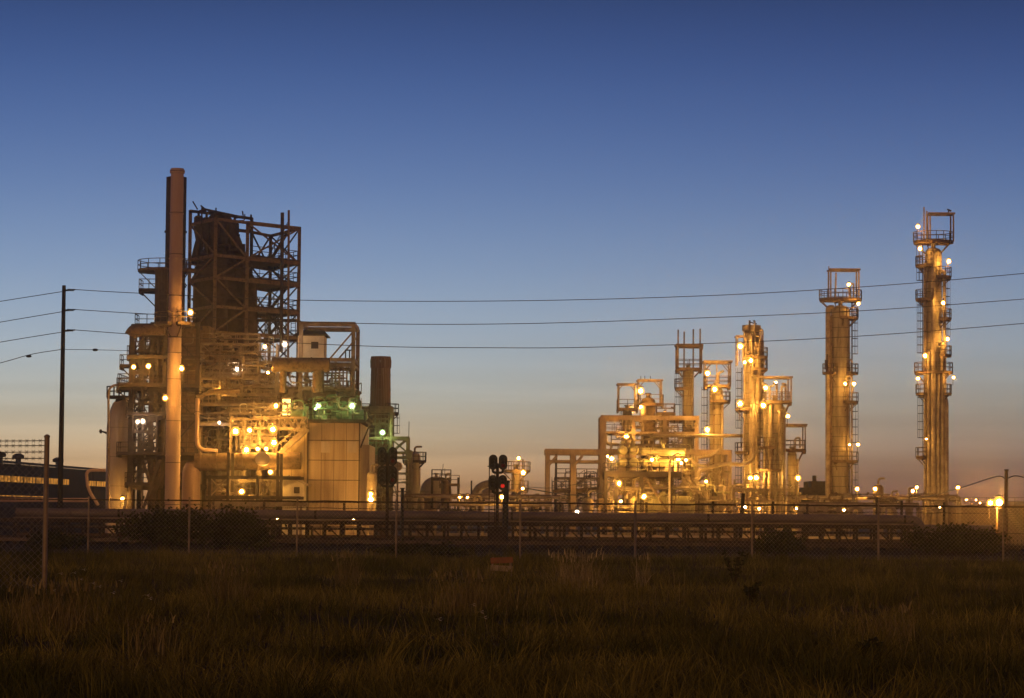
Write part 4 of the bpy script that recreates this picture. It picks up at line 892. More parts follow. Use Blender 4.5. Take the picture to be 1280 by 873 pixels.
tf = thing('truss_frame', (W(318, 620, 260).x, 260, 0), 'cross-braced dark steel stand in front of the lit flue duct', 'steel frame')
PX = [262, 285, 322, 347]; zt, zm, zb_ = Z(300, 597, 260), Z(300, 622, 260), Z(300, 631, 260)
for px in PX:
    x = W(px, 610, 260).x
    for d in (260, 264): mb = MB(); mb.box(x - .14, x + .14, d - .14, d + .14, 0, Z(300, 566, 260) if px in (285, 347) else zt + .2); mb.build('post', 'dark', tf)
for z in (zt, zm):
    mb = MB()
    for d in (260, 264): mb.beam((W(258, 600, 260).x, d, z), (W(376, 600, 260).x, d, z), .2, .3)
    mb.build('beam', 'dark', tf)
for p, q in zip(PX, PX[1:]):
    a, b = W(p, 600, 260).x, W(q, 600, 260).x; mb = MB(); mb.beam((a, 260, zt), (b, 260, zm), .11); mb.beam((b, 260.02, zt), (a, 260.02, zm), .11); mb.build('brace', 'steel', tf)
mb = MB(); mb.box(W(268, 632, 258).x, W(384, 632, 258).x, 258, 258.5, Z(300, 633, 258), Z(300, 626.5, 258))
for px in (292, 330, 376): x = W(px, 632, 258).x; mb.box(x - .12, x + .12, 258.1, 258.4, 0, Z(300, 633.05, 258))
solo(mb, 'pipe_beam', 'steel', 'low heavy brown beam along the foot of the cross-braced stand', 'beam')
drum(262, 282, 621, 268, 12, 'round rusty tank lying behind the cross-braced stand', 'rust', axis='y', ln=3)

# scattered pipework of the left unit
rr = random.Random(11)
def clutter(n, x0, x1, y0, y1, d0, d1, label, radii=(.035, .045, .055, .07, .09, .12), mats=('jacket', 'steel', 'rust'), seg=4, horiz=.5, L_=(8, 30), V_=(5, 18)):
    """one welded assembly of pipework: every pipe run a part of it"""
    th = thing('pipework', W((x0 + x1) / 2, y1, (d0 + d1) / 2), label, 'pipework')
    for k in range(n):
        px, py = rr.uniform(x0, x1), rr.uniform(y0, y1); d = rr.uniform(d0, d1); pts = [(px, py, d)]; h = rr.random() < horiz
        for q in range(rr.randint(1, seg)):
            if h: px += rr.choice([-1, 1]) * rr.uniform(*L_)
            else: py += rr.choice([-1, 1]) * rr.uniform(*V_)
            px = min(x1, max(x0, px)); py = min(y1, max(y0, py)); h = not h
            if abs(px - pts[-1][0]) + abs(py - pts[-1][1]) > 2: pts.append((px, py, d))
            elif rr.random() < .5: d += rr.uniform(-1, 1); pts.append((px, py, min(d1, max(d0, d))))
        if len(pts) < 2: continue
        r = rr.choice(radii); P = [W(*p) for p in pts]; mb = MB(); mb.tube(curve(P), r, 6)
        for a, b in zip(P, P[1:]):
            if (b - a).length > 1.2:
                u = (b - a).normalized()
                for f in (.2, .75):
                    c = a.lerp(b, f); mb.tube([c - u * .05, c + u * .05], r * 1.7, 6)
                if rr.random() < .4: c = a.lerp(b, .5); mb.tube([c - u * .18, c, c + u * .18], [r * 1.1, r * 2.2, r * 1.1], 6); mb.beam(c, c + Vector((0, -.35, .1)), .05); mb.lathe(c + Vector((0, -.37, .1)), [(.12, -.02), (.14, 0), (.12, .02)], 8, 'y')
        mb.build('pipe', rr.choice(mats), th)
    return th
clutter(24, 246, 306, 268, 345, 283.5, 286, 'tangle of thin dark pipes round the top of the reactor vessel', (.07, .09, .13, .17), ('dark', 'reactor'), 3, .5, (5, 14), (5, 14))
clutter(95, 248, 345, 440, 560, 273, 281, 'dense lit tangle of small pipes between the pale stack and the clad building')
clutter(40, 260, 345, 600, 640, 261, 268, 'small pipes low down behind the cross-braced stand')
clutter(60, 168, 246, 415, 570, 272.5, 274.8, 'small pipes running over the dark boxy tower beside the pale stack', mats=('rust', 'dark', 'steel'))
clutter(40, 346, 440, 460, 500, 272, 281, 'small pipes among the ducts below the cream cabin', mats=('rust', 'steel'))
clutter(46, 300, 382, 505, 560, 270.6, 272, 'brightly lit small pipes around the lattice girder', mats=('jacket', 'cream'))
clutter(34, 455, 510, 575, 640, 296, 304, 'small pipes at the foot of the brick chimney')

clutter(60, 376, 452, 496, 530, 268.4, 276, 'small dark pipes crowding between the green-lit machines on the clad roof', mats=('greenp', 'dark', 'steel'), L_=(4, 14), V_=(4, 14))
clutter(60, 206, 300, 415, 470, 274, 281, 'small pipes round the casing behind the lamp touching the pale stack', mats=('rust', 'steel', 'jacket'))
def grid_frame(pxs, pys, d, depth, label, m='steel', w=.15, seed=1, rails=True, base=True):
    q = random.Random(seed); th = thing('access_structure', (W(pxs[0], 600, d).x, d, 0), label, 'steel frame'); X = [W(p, 520, d).x for p in pxs]; ZZ = [Z(pxs[0], p, d) for p in pys]
    for x in X:
        for y in (d, d + depth): mb = MB(); mb.box(x - w / 2, x + w / 2, y - w / 2, y + w / 2, 0 if base else ZZ[-1], ZZ[0] + .1); mb.build('post', m, th)
    for z in ZZ:
        k0, k1 = 0, len(X) - 1
        if len(X) > 3 and q.random() < .6: k0, k1 = q.choice([(0, k1 - 1), (1, k1), (0, k1)])
        rectdeck(th, X[k0], X[k1], d + w / 2 + .01, d + depth - w / 2 - .01, z, m, 'fb' if rails else '', .1)
    for za, zb in zip(ZZ, ZZ[1:]):
        i = q.randrange(len(X) - 1); mb = MB(); mb.beam((X[i], d, za), (X[i + 1], d, zb), w * .7)
        if q.random() < .5: mb.beam((X[i + 1], d, za), (X[i], d, zb), w * .7)
        mb.build('brace', m, th)
        i = q.randrange(len(X) - 1); xm = (X[i] + X[i + 1]) / 2
        if (za - zb) < 3.5: stair(th, (xm - .9, d + depth + .5, zb), (xm + .9, d + depth + .5, za), .6, m)
        ladder(th, (X[-1] - .6, d + .3), 0, 270, zb, za + .8, False, m)
    return th
grid_frame((250, 274, 300, 322, 345), (430, 452, 473, 494, 515), 274.5, 2.0, 'open stack of thin railed floors in front of the curved tubes', 'steel', .15, 4)
grid_frame((288, 306, 326, 346), (524, 543, 560), 269, 1.6, 'thin brightly lit railed floors around the row of bright lamps', 'steel', .13, 6)
grid_frame((166, 178, 196), (420, 440, 465, 480, 505, 540, 560, 590), 271.3, 1.2, 'narrow ladder bay of railed floors at the outer corner of the dark boxy tower', 'dark', .13, 8)
grid_frame((379, 394, 412, 430, 448), (489, 503), 277, 1.6, 'thin railed gallery behind the green-lit machines', 'steel', .12, 9)
grid_frame((452, 470, 486), (530, 548, 575, 600), 301.5, 1.4, 'thin railed floors between the chimney foot and the clad building', 'steel', .12, 12)
grid_frame((318, 330, 343, 356, 372), (400, 425), 290, 2.0, 'thin railed floors low in the open framework beside the cream cabin', 'dark', .12, 13, True, False)

# ------------------------------------------------------------------ middle : small plant between the units
drum(533, 556, 615, 322, 19, 'pale bulky tank half hidden by a dark valve gantry', 'pale', 'short_tank', axis='y', ln=4)
gy = thing('valve_gantry', (W(557, 610, 318).x, 318, 0), 'dark railed gantry standing before the pale bulky tank', 'gantry')
for px in (540, 553, 562, 573): x = W(px, 610, 318).x; mb = MB(); mb.box(x - .14, x + .14, 317.9, 318.2, 0, Z(557, 597, 318)); mb.build('post', 'dark', gy)
rectdeck(gy, W(539, 597, 318).x, W(564, 597, 318).x, 317.5, 320, Z(550, 599, 318), 'dark', 'fblr')
rectdeck(gy, W(549, 603, 317).x, W(575, 603, 317).x, 316.7, 319, Z(560, 606, 317), 'rust', 'f')
tallvessel(557, 317, 9, 600, 640, 'narrow dark vessel standing in the valve gantry', 'rust')
mb = MB(); mb.beam(W(553, 594, 318), W(554, 580, 318), .06); mb.beam(W(556, 594, 318), W(556, 586, 318), .06); mb.build('aerial', 'dark', gy)
pipe([(591, 640), (592, 618), (601, 607), (616, 604)], 312, .45, 'outer bend of the pair of fat curving pipes beside the signal with two round heads', 'jacket', n=12, name='bent_pipe')
pipe([(601, 640), (601, 622), (608, 614), (620, 612)], 310, .4, 'inner bend of the pair of fat curving pipes beside the signal with two round heads', 'steel', n=12, name='bent_pipe')
cth, cx_, cr, czt = column_tower(645, 610, 315, 12, 586, 'short stubby lit column with a railed top just past the railway signals', pbase=None)
ringdeck(cth, (cx_, 315), cr, cr + 1.1, Z(645, 589, 315), -180, 170, 'rust'); ringdeck(cth, (cx_, 315), cr, cr + .9, Z(645, 613, 315), -170, 0, 'rust')
ladder(cth, (cx_, 315), cr, 0, Z(645, 612, 315), Z(645, 588, 315), False)
mb = MB(); x = W(653.5, 600, 314).x; mb.box(x - .08, x + .08, 314, 314.2, 0, Z(650, 574, 314)); solo(mb, 'lamp_mast', 'steel', 'slim mast holding three lamps beside the short stubby column', 'mast')
mb = MB(); a = W(519, 640, 309); x = W(588, 640, 309).x
for (p_, t_, lab) in ((589, 601, 'thin bare mast standing by the pair of small lamps'),):
    mb = MB(); x = W(p_, 640, 309).x; mb.box(x - .09, x + .09, 309, 309.2, 0, Z(p_, t_, 309)); solo(mb, 'slim_mast', 'dark', lab, 'mast')
# low pipe racks along the whole yard
def lowrack(pa, pb, py, d, label, npipe=3, m='steel'):
    x0, x1 = W(pa, py, d).x, W(pb, py, d).x; z = Z((pa + pb) / 2, py, d); th = thing('low_pipe_rack', ((x0 + x1) / 2, d, 0), label, 'pipe rack')
    n = max(2, int((x1 - x0) / 3.2))
    for i in range(n + 1):
        x = x0 + (x1 - x0) * i / n; mb = MB(); mb.box(x - .13, x + .13, d - .13, d + .13, 0, z); mb.box(x - .12, x + .12, d + 1.5, d + 1.75, 0, z); mb.box(x - .11, x + .11, d - .2, d + 1.85, z, z + .22); mb.build('bent', m, th)
    for k in range(npipe):
        r = (.16, .24, .13, .2)[k % 4]; y = d + .1 + k * .5; mb = MB(); mb.tube([(x0, y, z + .22 + r), (x1, y, z + .22 + r)], r, 8); mb.build('pipe', ('jacket', 'rust', 'steel')[k % 3], th)
lowrack(505, 700, 626, 286, 'low pipe rack crossing behind the railway signals'); lowrack(560, 690, 636, 270, 'second lower pipe rack in front of the one behind the railway signals', 2)
lowrack(985, 1200, 628, 292, 'low pipe rack running past the feet of the two tall separate columns', 4); lowrack(1000, 1150, 637, 262, 'lower pipe rack nearest the trestle below the two tall separate columns', 3, 'concrete')
for i, (px, wpx, pt, m, lab) in enumerate(((526, 8, 622, 'jacket', 'small pale pot beside the valve gantry'), (668, 10, 626, 'rust', 'small rusty pot below the portal frame'), (735, 14, 622, 'steel', 'squat brown pot between the legs of the portal frame'), (672, 8, 630, 'pale', 'small pale pot between the stubby column and the portal'), (700, 9, 628, 'rust', 'small rusty pot standing inside the portal'), (1098, 13, 606, 'rust', 'dark stubby chimney-like vessel between the two tall columns'), (1115, 12, 622, 'jacket', 'small lit pot right of the stubby dark vessel'), (1136, 9, 618, 'jacket', 'small lit pot below the pair of lamps by the tallest column'))):
    tallvessel(px, 298 + i, wpx, pt, 650, lab, m, 'small_pot')
for i, (a, b, pt) in enumerate(((1003, 1022, 612), (1014, 1034, 604))):
    d = 345 + 6 * i; x0, x1 = W(a, 620, d).x, W(b, 620, d).x; mb = MB(); mb.box(x0, x1, d, d + 5, 0, Z(a, pt, d)); mb.box(x0 - .2, x1 + .2, d - .2, d + 5.2, Z(a, pt, d) + .003, Z(a, pt, d) + .25)
    mb.box(x0 + .3, x0 + .8, d + 1, d + 1.5, Z(a, pt, d), Z(a, pt, d) + 1.0); solo(mb, 'dark_shed', 'dark', ['lower dark shed behind the gap before the leaning column', 'taller dark shed right behind the lower one'][i], 'shed')
for i, (px, d) in enumerate(((1008, 258), (1024, 258), (1068, 260), (1110, 258))):
    pipe([(px - 8, 645), (px - 4, 634), (px + 6, 634), (px + 10, 645)], d, .22, ['first', 'second', 'third', 'last'][i] + ' looped pipe counting from the three lit columns, standing low behind the fat pipeline', 'jacket', name='loop_pipe', n=10)
clutter(70, 990, 1200, 618, 642, 264, 296, 'low pipes around the feet of the two tall separate columns', L_=(10, 40), V_=(4, 12))
clutter(60, 505, 690, 620, 642, 268, 300, 'low dull piping behind the railway signals', mats=('rust', 'steel', 'dark'), L_=(10, 40), V_=(4, 14))

# ------------------------------------------------------------------ portal frames of the middle unit
def portal(posts, beams, d, depth, label, m='concrete', w=.5, name='portal_frame'):
    th = thing(name, (W(posts[0][0], 600, d).x, d, 0), label, 'steel frame')
    for px, pt, wd in posts:
        x = W(px, pt, d).x
        for y in (d, d + depth): mb = MB(); mb.box(x - wd / 2, x + wd / 2, y - wd / 2, y + wd / 2, 0, Z(px, pt, d)); mb.build('post', m, th)
    for pa, pb, py, h in beams:
        xa, xb = W(pa, py, d).x, W(pb, py, d).x; z = Z((pa + pb) / 2, py, d); mb = MB()
        for y in (d, d + depth): mb.box(xa, xb, y - w * .38, y + w * .38, z - h / 2, z + h / 2)
        mb.box(xa + .05, xa + .45, d + w * .38, d + depth - w * .38, z - h * .4, z + h * .4); mb.box(xb - .45, xb - .05, d + w * .38, d + depth - w * .38, z - h * .4, z + h * .4); mb.build('beam', m, th)
    return th
pf = portal([(685, 562, .5), (717, 562, .6), (754, 521, .7)], [(681, 765, 565, .62), (687, 752, 577, .3)], 304, 6, 'bare concrete-clad portal standing open against the sky beside the middle unit')
mb = MB(); x = W(695, 600, 306).x; mb.box(x - .12, x + .12, 306, 306.25, 0, Z(695, 567, 306)); mb.build('thin_post', 'dark', pf)
for px in (685, 717): mb = MB(); a = W(px, 583, 303.7); mb.beam(a, (a.x + 1.0, 303.7, a.z + 1.2), .3); mb.build('haunch', 'concrete', pf)
rectdeck(pf, W(690, 612, 304).x, W(740, 612, 304).x, 305, 309, Z(700, 614, 304), 'rust', 'fb')
pu = portal([(792, 521, .4), (831, 523, .42), (871, 524, .42)], [(751, 874, 522.5, .52), (754, 874, 541, .22)], 306, 7, 'upper brown portal carrying the two lit cages and a railed deck')
rectdeck(pu, W(754, 541, 306).x, W(874, 541, 306).x, 306.3, 312.6, Z(800, 541, 306), 'rust', 'fb')
pw = portal([(912, 566, .48), (860, 568, .36)], [(757, 915, 565, .55)], 303, 7, 'long low portal with a thick beam above the yellow exchangers')
ld = thing('exchanger_deck', (W(800, 594, 298).x, 298, 0), 'dark deck on posts under the yellow exchangers with one slanting brace', 'steel frame')
for px in (757, 770, 802, 838): x = W(px, 620, 298).x; mb = MB(); mb.box(x - .2, x + .2, 297.8, 298.2, 0, Z(px, 596, 298)); mb.build('post', 'dark', ld)
rectdeck(ld, W(755, 594, 298).x, W(852, 594, 298).x, 297.6, 303, Z(800, 591, 298), 'dark', 'fb', .5)
mb = MB(); mb.beam(W(805, 597, 297.5), W(838, 643, 297.5), .22); mb.build('brace', 'rust', ld)
for i in range(3): mb = MB(); mb.beam(W(853 + i * 7, 599, 299), W(869 + i * 7, 618, 299), .26, .3); mb.build('stair_stringer', 'jacket', ld)
ld2 = thing('lower_deck', (W(810, 608, 301).x, 301, 0), 'bright lower deck crowded with pipes beneath the dark one', 'steel frame')
rectdeck(ld2, W(762, 608, 301).x, W(862, 608, 301).x, 301, 306, Z(800, 610, 301), 'jacket', 'f')
for px in (764, 790, 820, 860): x = W(px, 620, 301).x; mb = MB(); mb.box(x - .15, x + .15, 301.1, 301.4, 0, Z(px, 612.5, 301)); mb.build('post', 'steel', ld2)
for i, (px, py, lab) in enumerate(((779, 563, 'yellow exchanger at the outer upper place of the stacked four'), (793, 563, 'yellow exchanger at the inner upper place of the stacked four'), (779, 578, 'yellow exchanger at the outer lower place of the stacked four'), (793, 578, 'yellow exchanger at the inner lower place of the stacked four'))):
    drum(px - 1, px + 1, py, 299.5, 5.6, lab, 'yellowv', 'heat_exchanger', 'exchanger', axis='y', ln=5.5, zbase=Z(px, 591, 299) if py > 570 else Z(px, 572, 299))
for i, (a, b, py, r, lab, m) in enumerate(((800, 858, 565, 5, 'long upper yellowish drum lying behind the stacked exchangers', 'yellowv'), (802, 842, 579, 5, 'shorter lower yellowish drum beside the lit bend', 'yellowv'))):
    drum(a, b, py, 301, r, lab, m, zbase=Z(a, 591, 301))
drum(788, 869, 632, 300, 12, 'big dull green horizontal drum at ground level under the slanting brace', 'greenp' if False else 'yellowv', 'storage_drum')
tallvessel(880, 301, 16, 612, 650, 'lit upright vessel at the foot of the caged third column', 'column')
tallvessel(902, 299, 10, 606, 650, 'slim lit vessel beside the end post of the long portal', 'jacket')
drum(745, 765, 630, 302, 7, 'small drum lying at the foot of the main concrete post', 'rust')
# piping of the unit
GP = 'large pipes of the middle unit'
pipe([(816, 545), (890, 545), (948, 545)], 303, .2, 'straight pipe bridging from the upper portal to the tall three columns', n=12)
pipe([(868, 600), (874, 598), (874, 588), (905, 580), (930, 581), (942, 575), (943, 505)], 299, .21, 'kinked fat pipe climbing from the dark deck up beside the tall lit column', n=14)
pipe([(800, 610), (876, 610), (884, 604)], 298.5, .15, 'horizontal pipe running to the slanting bars', n=10)
pipe([(872, 573), (890, 570), (900, 562)], 301, .2, 'short thick pipe under the long portal beam', n=12)
pipe([(837, 650), (837, 575), (845, 568)], 296.5, .11, 'lone pale vertical pipe standing in front of the dark deck', 'cream', n=10)
pipe([(843, 572), (862, 572), (870, 582), (884, 582)], 299, .18, 'pipe bent twice between exchangers and third column', n=10)
pipe([(757, 543), (757, 555), (772, 556)], 305, .2, 'short pipe bent against the main post')
clutter(90, 760, 868, 556, 600, 299, 305, 'crowded lit pipes on the exchanger decks of the middle unit', mats=('jacket', 'steel', 'yellowv'), L_=(6, 28), V_=(4, 12))
clutter(98, 758, 925, 598, 642, 297, 304, 'crowded lit pipes at ground level under the exchanger decks', mats=('jacket', 'steel', 'yellowv'), L_=(6, 30), V_=(5, 18))
clutter(60, 770, 872, 524, 560, 305, 312, 'small pipes on the deck beneath the two lit cages', mats=('rust', 'steel', 'jacket'), L_=(6, 22), V_=(4, 14))
clutter(40, 900, 1000, 600, 642, 297, 304, 'small pipes at the foot of the three lit columns', L_=(8, 25))
clutter(26, 690, 750, 590, 640, 304, 309, 'small rusty pipes inside the bare portal', mats=('rust', 'steel'))
for i in range(9):
    px = 764 + i * 11; x = W(px, 622, 302).x; th = thing('pump', (x, 302, 0), 'small lit pump in the row along the ground under the exchanger decks', 'pump', 'row of pumps under the decks')
    mb = MB(); mb.box(x - .45, x + .45, 301.7, 302.3, 0, .35); mb.build('plinth', 'concrete', th); mb = MB(); mb.lathe((x, 302, .75), [(.01, -.5), (.22, -.45), (.3, -.2), (.3, .15), (.18, .25), (.18, .5)], 14, 'x'); mb.build('motor', 'yellowv', th)

grid_frame((764, 782, 800, 820, 842, 858), (556, 574, 599, 618), 302.5, 1.8, 'thin lit railed floors hidden among the yellow exchangers', 'steel', .12, 21)
grid_frame((872, 886, 900, 914), (590, 606, 622), 300.5, 1.5, 'thin lit railed floors under the flat-roofed caged column', 'steel', .12, 22)
grid_frame((694, 712, 732, 748), (598, 612, 626), 306.5, 1.5, 'thin rusty railed floors inside the bare portal', 'rust', .12, 23)
grid_frame((918, 936, 955, 975, 996), (612, 626), 297, 1.4, 'thin lit railed floors at the feet of the clustered lit columns', 'steel', .12, 24)

# ------------------------------------------------------------------ columns of the middle unit
# caged pair on the upper portal
c1, x1, r1, z1 = column_tower(810, 540, 309, 18, 497, 'squat dark column rising inside the second lit cage', 'rust')
cage(c1, 798, 826, 476, 508, 309, 2.6, 'steel', .15); rectdeck(c1, W(797, 506, 309).x, W(829, 506, 309).x, 307.5, 310.5, Z(810, 506, 309), 'rust', 'flr')
mb = MB(); 
for px in (801, 806, 813): mb.beam(W(px, 476, 309), W(px, 470, 309), .07)
mb.build('vent_stub', 'dark', c1)
c2, x2, r2, z2 = column_tower(784, 540, 307, 12, 512, 'slim column under the first lit cage nearest the bare portal', 'column')
cage(c2, 773, 794, 481, 513, 307, 2.6, 'steel', .15); rectdeck(c2, W(771, 512, 307).x, W(797, 512, 307).x, 305.7, 308.3, Z(784, 512, 307), 'rust', 'flr')
ladder(c2, (x2, 307), r2, 200, Z(784, 545, 307), Z(784, 513, 307), False)
pc = thing('lamp_platform', (W(832, 517, 308).x, 308, 0), 'small railed stand with one lamp between the cages and the four-masted column', 'platform')
mb = MB(); x = W(832, 517, 308).x; mb.box(x - .4, x + .4, 308, 308.8, 0, Z(832, 518, 308)); mb.build('post', 'rust', pc); rectdeck(pc, x - 1.1, x + 1.1, 307.3, 309.6, Z(832, 517, 308), 'rust', 'fblr')
mb = MB(); mb.tube(curve([W(843, 530, 308), W(843, 511, 308), W(839, 509, 308)]), .09, 6); mb.build('lamp_arm', 'dark', pc)
# four masted column
c3, x3, r3, z3 = column_tower(860, 520, 310, 14.5, 461, 'tall column crowned by an open box with four bare masts', 'column')
zA, zB = Z(860, 433, 310), Z(860, 457, 310)
cage(c3, 846, 876, 432, 462, 310, 2.7, 'steel', .16, False); rectdeck(c3, W(845, 432, 310).x, W(878, 432, 310).x, 308.6, 311.4, zA, 'rust', ''); rectdeck(c3, W(845, 460, 310).x, W(877, 460, 310).x, 308.5, 311.5, Z(860, 462, 310), 'rust', 'fblr')
for px, pt in ((847.5, 413), (855, 414), (866.5, 411), (875, 412)): mb = MB(); a = W(px, 460, 309 + (px > 850) * (px < 870) * 2); mb.beam(a, (a.x, a.y, Z(px, pt, 310)), .17); mb.build('mast', 'steel', c3)
for sx_ in (-1, 1): mb = MB(); mb.beam((x3 + sx_ * 1.4, 309, Z(860, 462, 310) - .1), (x3 + sx_ * r3, 309.4, Z(860, 472, 310)), .13); mb.build('bracket', 'rust', c3)
ringdeck(c3, (x3, 310), r3, r3 + .9, Z(860, 486, 310), 150, 280, 'rust'); ladder(c3, (x3, 310), r3, 195, Z(860, 530, 310), Z(860, 463, 310), True)
riser(c3, (x3, 310), r3, -60, .12, 4, Z(860, 470, 310))
# third caged column
c4, x4, r4, z4 = column_tower(895, 540, 306, 17, 484, 'lit column capped with a flat-roofed open cage beside the tallest group', 'column')
cage(c4, 881, 912, 454, 484, 306, 2.8, 'steel', .14, True, True); rectdeck(c4, W(880, 483, 306).x, W(912, 483, 306).x, 304.4, 307.6, Z(895, 483, 306), 'rust', 'fblr')
ringdeck(c4, (x4, 306), r4, r4 + .85, Z(895, 502, 306), -120, 60, 'rust'); ladder(c4, (x4, 306), r4, 190, Z(895, 600, 306), Z(895, 484, 306), True); riser(c4, (x4, 306), r4, -50, .14, 3, Z(895, 495, 306)); riser(c4, (x4, 306), r4, -110, .1, 5, Z(895, 520, 306), 'rust')
mb = MB(); mb.beam(W(896, 454, 306), W(896, 484, 306), .12); mb.tube(curve([W(898, 486, 306), W(898, 466, 306), W(905, 464, 306)]), .14, 8); mb.build('overhead_pipe', 'jacket', c4)
# tall lit column
c5, x5, r5, z5 = column_tower(939, 540, 302, 19.5, 407, 'tallest of the three clustered lit columns with a flared rim on top', 'column', head=False, flare=.18)
for py, a0, a1 in ((447, -120, 100), (462, -100, 60), (512, 160, 260), (566, 140, 250)): ringdeck(c5, (x5, 302), r5, r5 + .95, Z(939, py, 302), a0, a1, 'rust')
cage(c5, 921, 931, 421, 458, 301.5, 2, 'steel', .13, False, name='side_cage')
ladder(c5, (x5, 302), r5, 190, Z(939, 560, 302), Z(939, 460, 302), True); ladder(c5, (x5, 302), r5, 188, 4, Z(939, 566, 302), True)
for ang, pr_, pt, pb_ in ((-95, .22, 420, 640), (-60, .3, 430, 640), (-30, .12, 410, 560), (-140, .12, 415, 640), (5, .22, 425, 545), (-75, .09, 402, 470)): riser(c5, (x5, 302), r5, ang, pr_, Z(939, pb_, 302) if pb_ < 640 else .5, Z(939, pt, 302))
mb = MB(); mb.beam((x5 - .3, 301, z5 - 3), (x5 - .3, 301, z5 + .5), .2); mb.beam((x5 - .3, 301, z5 + .3), (x5 + .5, 301, z5 + .1), .12); mb.build('davit', 'dark', c5)
rr5 = random.Random(5)
for k in range(8): a = rr5.uniform(-140, 40); u = Vector((math.cos(R(a)), math.sin(R(a)), 0)); z = Z(939, rr5.uniform(412, 448), 302); mb = MB(); b = Vector((x5, 302, z)) + u * r5 * .9; mb.tube(curve([b, b + u * .7, b + u * .7 + Vector((0, 0, -rr5.uniform(.8, 2.4)))]), .11, 7); mb.build('nozzle', 'jacket', c5)
# middle lit column with wide cage
c6, x6, r6, z6 = column_tower(968, 560, 300, 23, 500, 'wide lit column under a broad open cage, in the middle of the clustered three', 'column')
cage(c6, 940, 987, 472.5, 506, 300, 3.4, 'steel', .16, False); rectdeck(c6, W(953, 503, 300).x, W(988, 503, 300).x, 298.2, 301.8, Z(968, 503, 300), 'rust', 'fblr')
mb = MB(); b = W(986, 505, 299.5); mb.beam(b, (x6 + r6 * .8, 299.6, b.z - 2.1), .2); mb.build('bracket', 'rust', c6)
for k, px in enumerate((957, 962, 971, 977, 982)): mb = MB(); mb.tube(curve([W(px, 505, 299 + k * .4), W(px, 480 + 3 * (k % 2), 299 + k * .4), W(px + (5 if k % 2 else -5), 480 + 3 * (k % 2), 299 + k * .4)]), .13, 7); mb.build('overhead_pipe', 'jacket', c6)
for ang, pr_, pt in ((-150, .16, 505), (-115, .25, 508), (-70, .2, 515), (-35, .14, 510), (-90, .1, 560)): riser(c6, (x6, 300), r6, ang, pr_, .5, Z(968, pt, 300))
ringdeck(c6, (x6, 300), r6, r6 + .8, Z(968, 560, 300), 160, 270, 'rust'); ringdeck(c6, (x6, 300), r6, r6 + .8, Z(968, 588, 300), 150, 290, 'rust'); ladder(c6, (x6, 300), r6, 185, 2, Z(968, 505, 300), True)
# short caged column
c7, x7, r7, z7 = column_tower(990, 600, 303, 12, 564, 'shortest caged column at the outer end of the lit cluster', 'column')
cage(c7, 976, 1005, 533, 564, 303, 2.6, 'steel', .14, False, True); rectdeck(c7, W(974, 563, 303).x, W(1006, 563, 303).x, 301.5, 304.5, Z(990, 563, 303), 'rust', 'fblr')
mb = MB(); b = W(1003, 566, 303); mb.tube(spline([b, (b.x - .5, 303, b.z - 1.2), (x7 + r7, 303, b.z - 2)]), .1, 6); mb.build('bracket', 'rust', c7)
ladder(c7, (x7, 303), r7, 180, 1, Z(990, 563, 303), True); riser(c7, (x7, 303), r7, -40, .12, .5, Z(990, 575, 303))
mb = MB(); mb.tube(curve([W(994, 562, 302), W(994, 548, 302), W(1000, 547, 302), W(1000, 560, 302)]), .12, 7); mb.build('overhead_pipe', 'jacket', c7)

# ------------------------------------------------------------------ the two tall separate columns
d = 310; c8, x8, r8, z8 = column_tower(1050.5, 500, d, 24, 382, 'thick tall lone column with a railed crown and square davit frame', 'column')
zc = Z(1050, 375, d); ringdeck(c8, (x8, d), r8 * .6, r8 + 1.35, zc, -180, 178, 'rust'); ringdeck(c8, (x8, d), r8, r8 + .95, Z(1050, 398, d), -100, 80, 'rust')
for py, a0, a1 in ((467, 130, 240), (467, -60, 50), (503, -80, 40), (577, -130, 40)): ringdeck(c8, (x8, d), r8, r8 + .95, Z(1050, py, d), a0, a1, 'rust')
cage(c8, 1037, 1072, 338, 376, d, 2.2, 'steel', .17, False)
mb = MB(); mb.beam(W(1044, 376, d), W(1045, 341, d), .18); mb.beam(W(1036, 337, d), W(1036, 333, d), .1); mb.tube(curve([W(1062, 376, d), W(1062, 356, d), W(1067, 354, d), W(1067, 376, d)]), .1, 7); mb.build('overhead_pipe', 'steel', c8)
ladder(c8, (x8, d), r8, 5, Z(1050, 466, d), Z(1050, 376, d), True); ladder(c8, (x8, d), r8, -10, Z(1050, 577, d), Z(1050, 503, d), True); ladder(c8, (x8, d), r8, 0, 1, Z(1050, 577, d), True)
for ang, pr_, pt, m in ((195, .3, 385, 'jacket'), (-150, .1, 395, 'rust'), (-20, .12, 450, 'jacket'), (-60, .08, 480, 'rust')): riser(c8, (x8, d), r8, ang, pr_, .5, Z(1050, pt, d), m)
mb = MB(); mb.beam(W(1033, 468, d - 1), W(1034, 443, d - 1), .14); mb.tube([W(1033, 462, d - 1), W(1033, 450, d - 1)], .2, 8); mb.build('relief_valve', 'dark', c8)
d = 300; c9, x9, r9, z9 = column_tower(1167, 500, d, 21, 310, 'tallest lone column with many small balconies and vertical pipes down its front', 'column')
zc = Z(1168, 303, d); ringdeck(c9, (x9, d), r9 * .6, r9 + 1.3, zc, -180, 178, 'rust'); ringdeck(c9, (x9, d), r9, r9 + 1.2, Z(1168, 466, d), -180, 178, 'rust')
for py, a0, a1 in ((333, 120, 260), (347, -80, 60), (375, 120, 260), (399, -60, 60), (445, -60, 55), (493, 130, 230), (493, -50, 60), (572, 140, 225)): ringdeck(c9, (x9, d), r9, r9 + 1.05, Z(1168, py, d), a0, a1, 'rust')
cage(c9, 1161, 1190, 268, 303, d, 1.9, 'steel', .16, False)
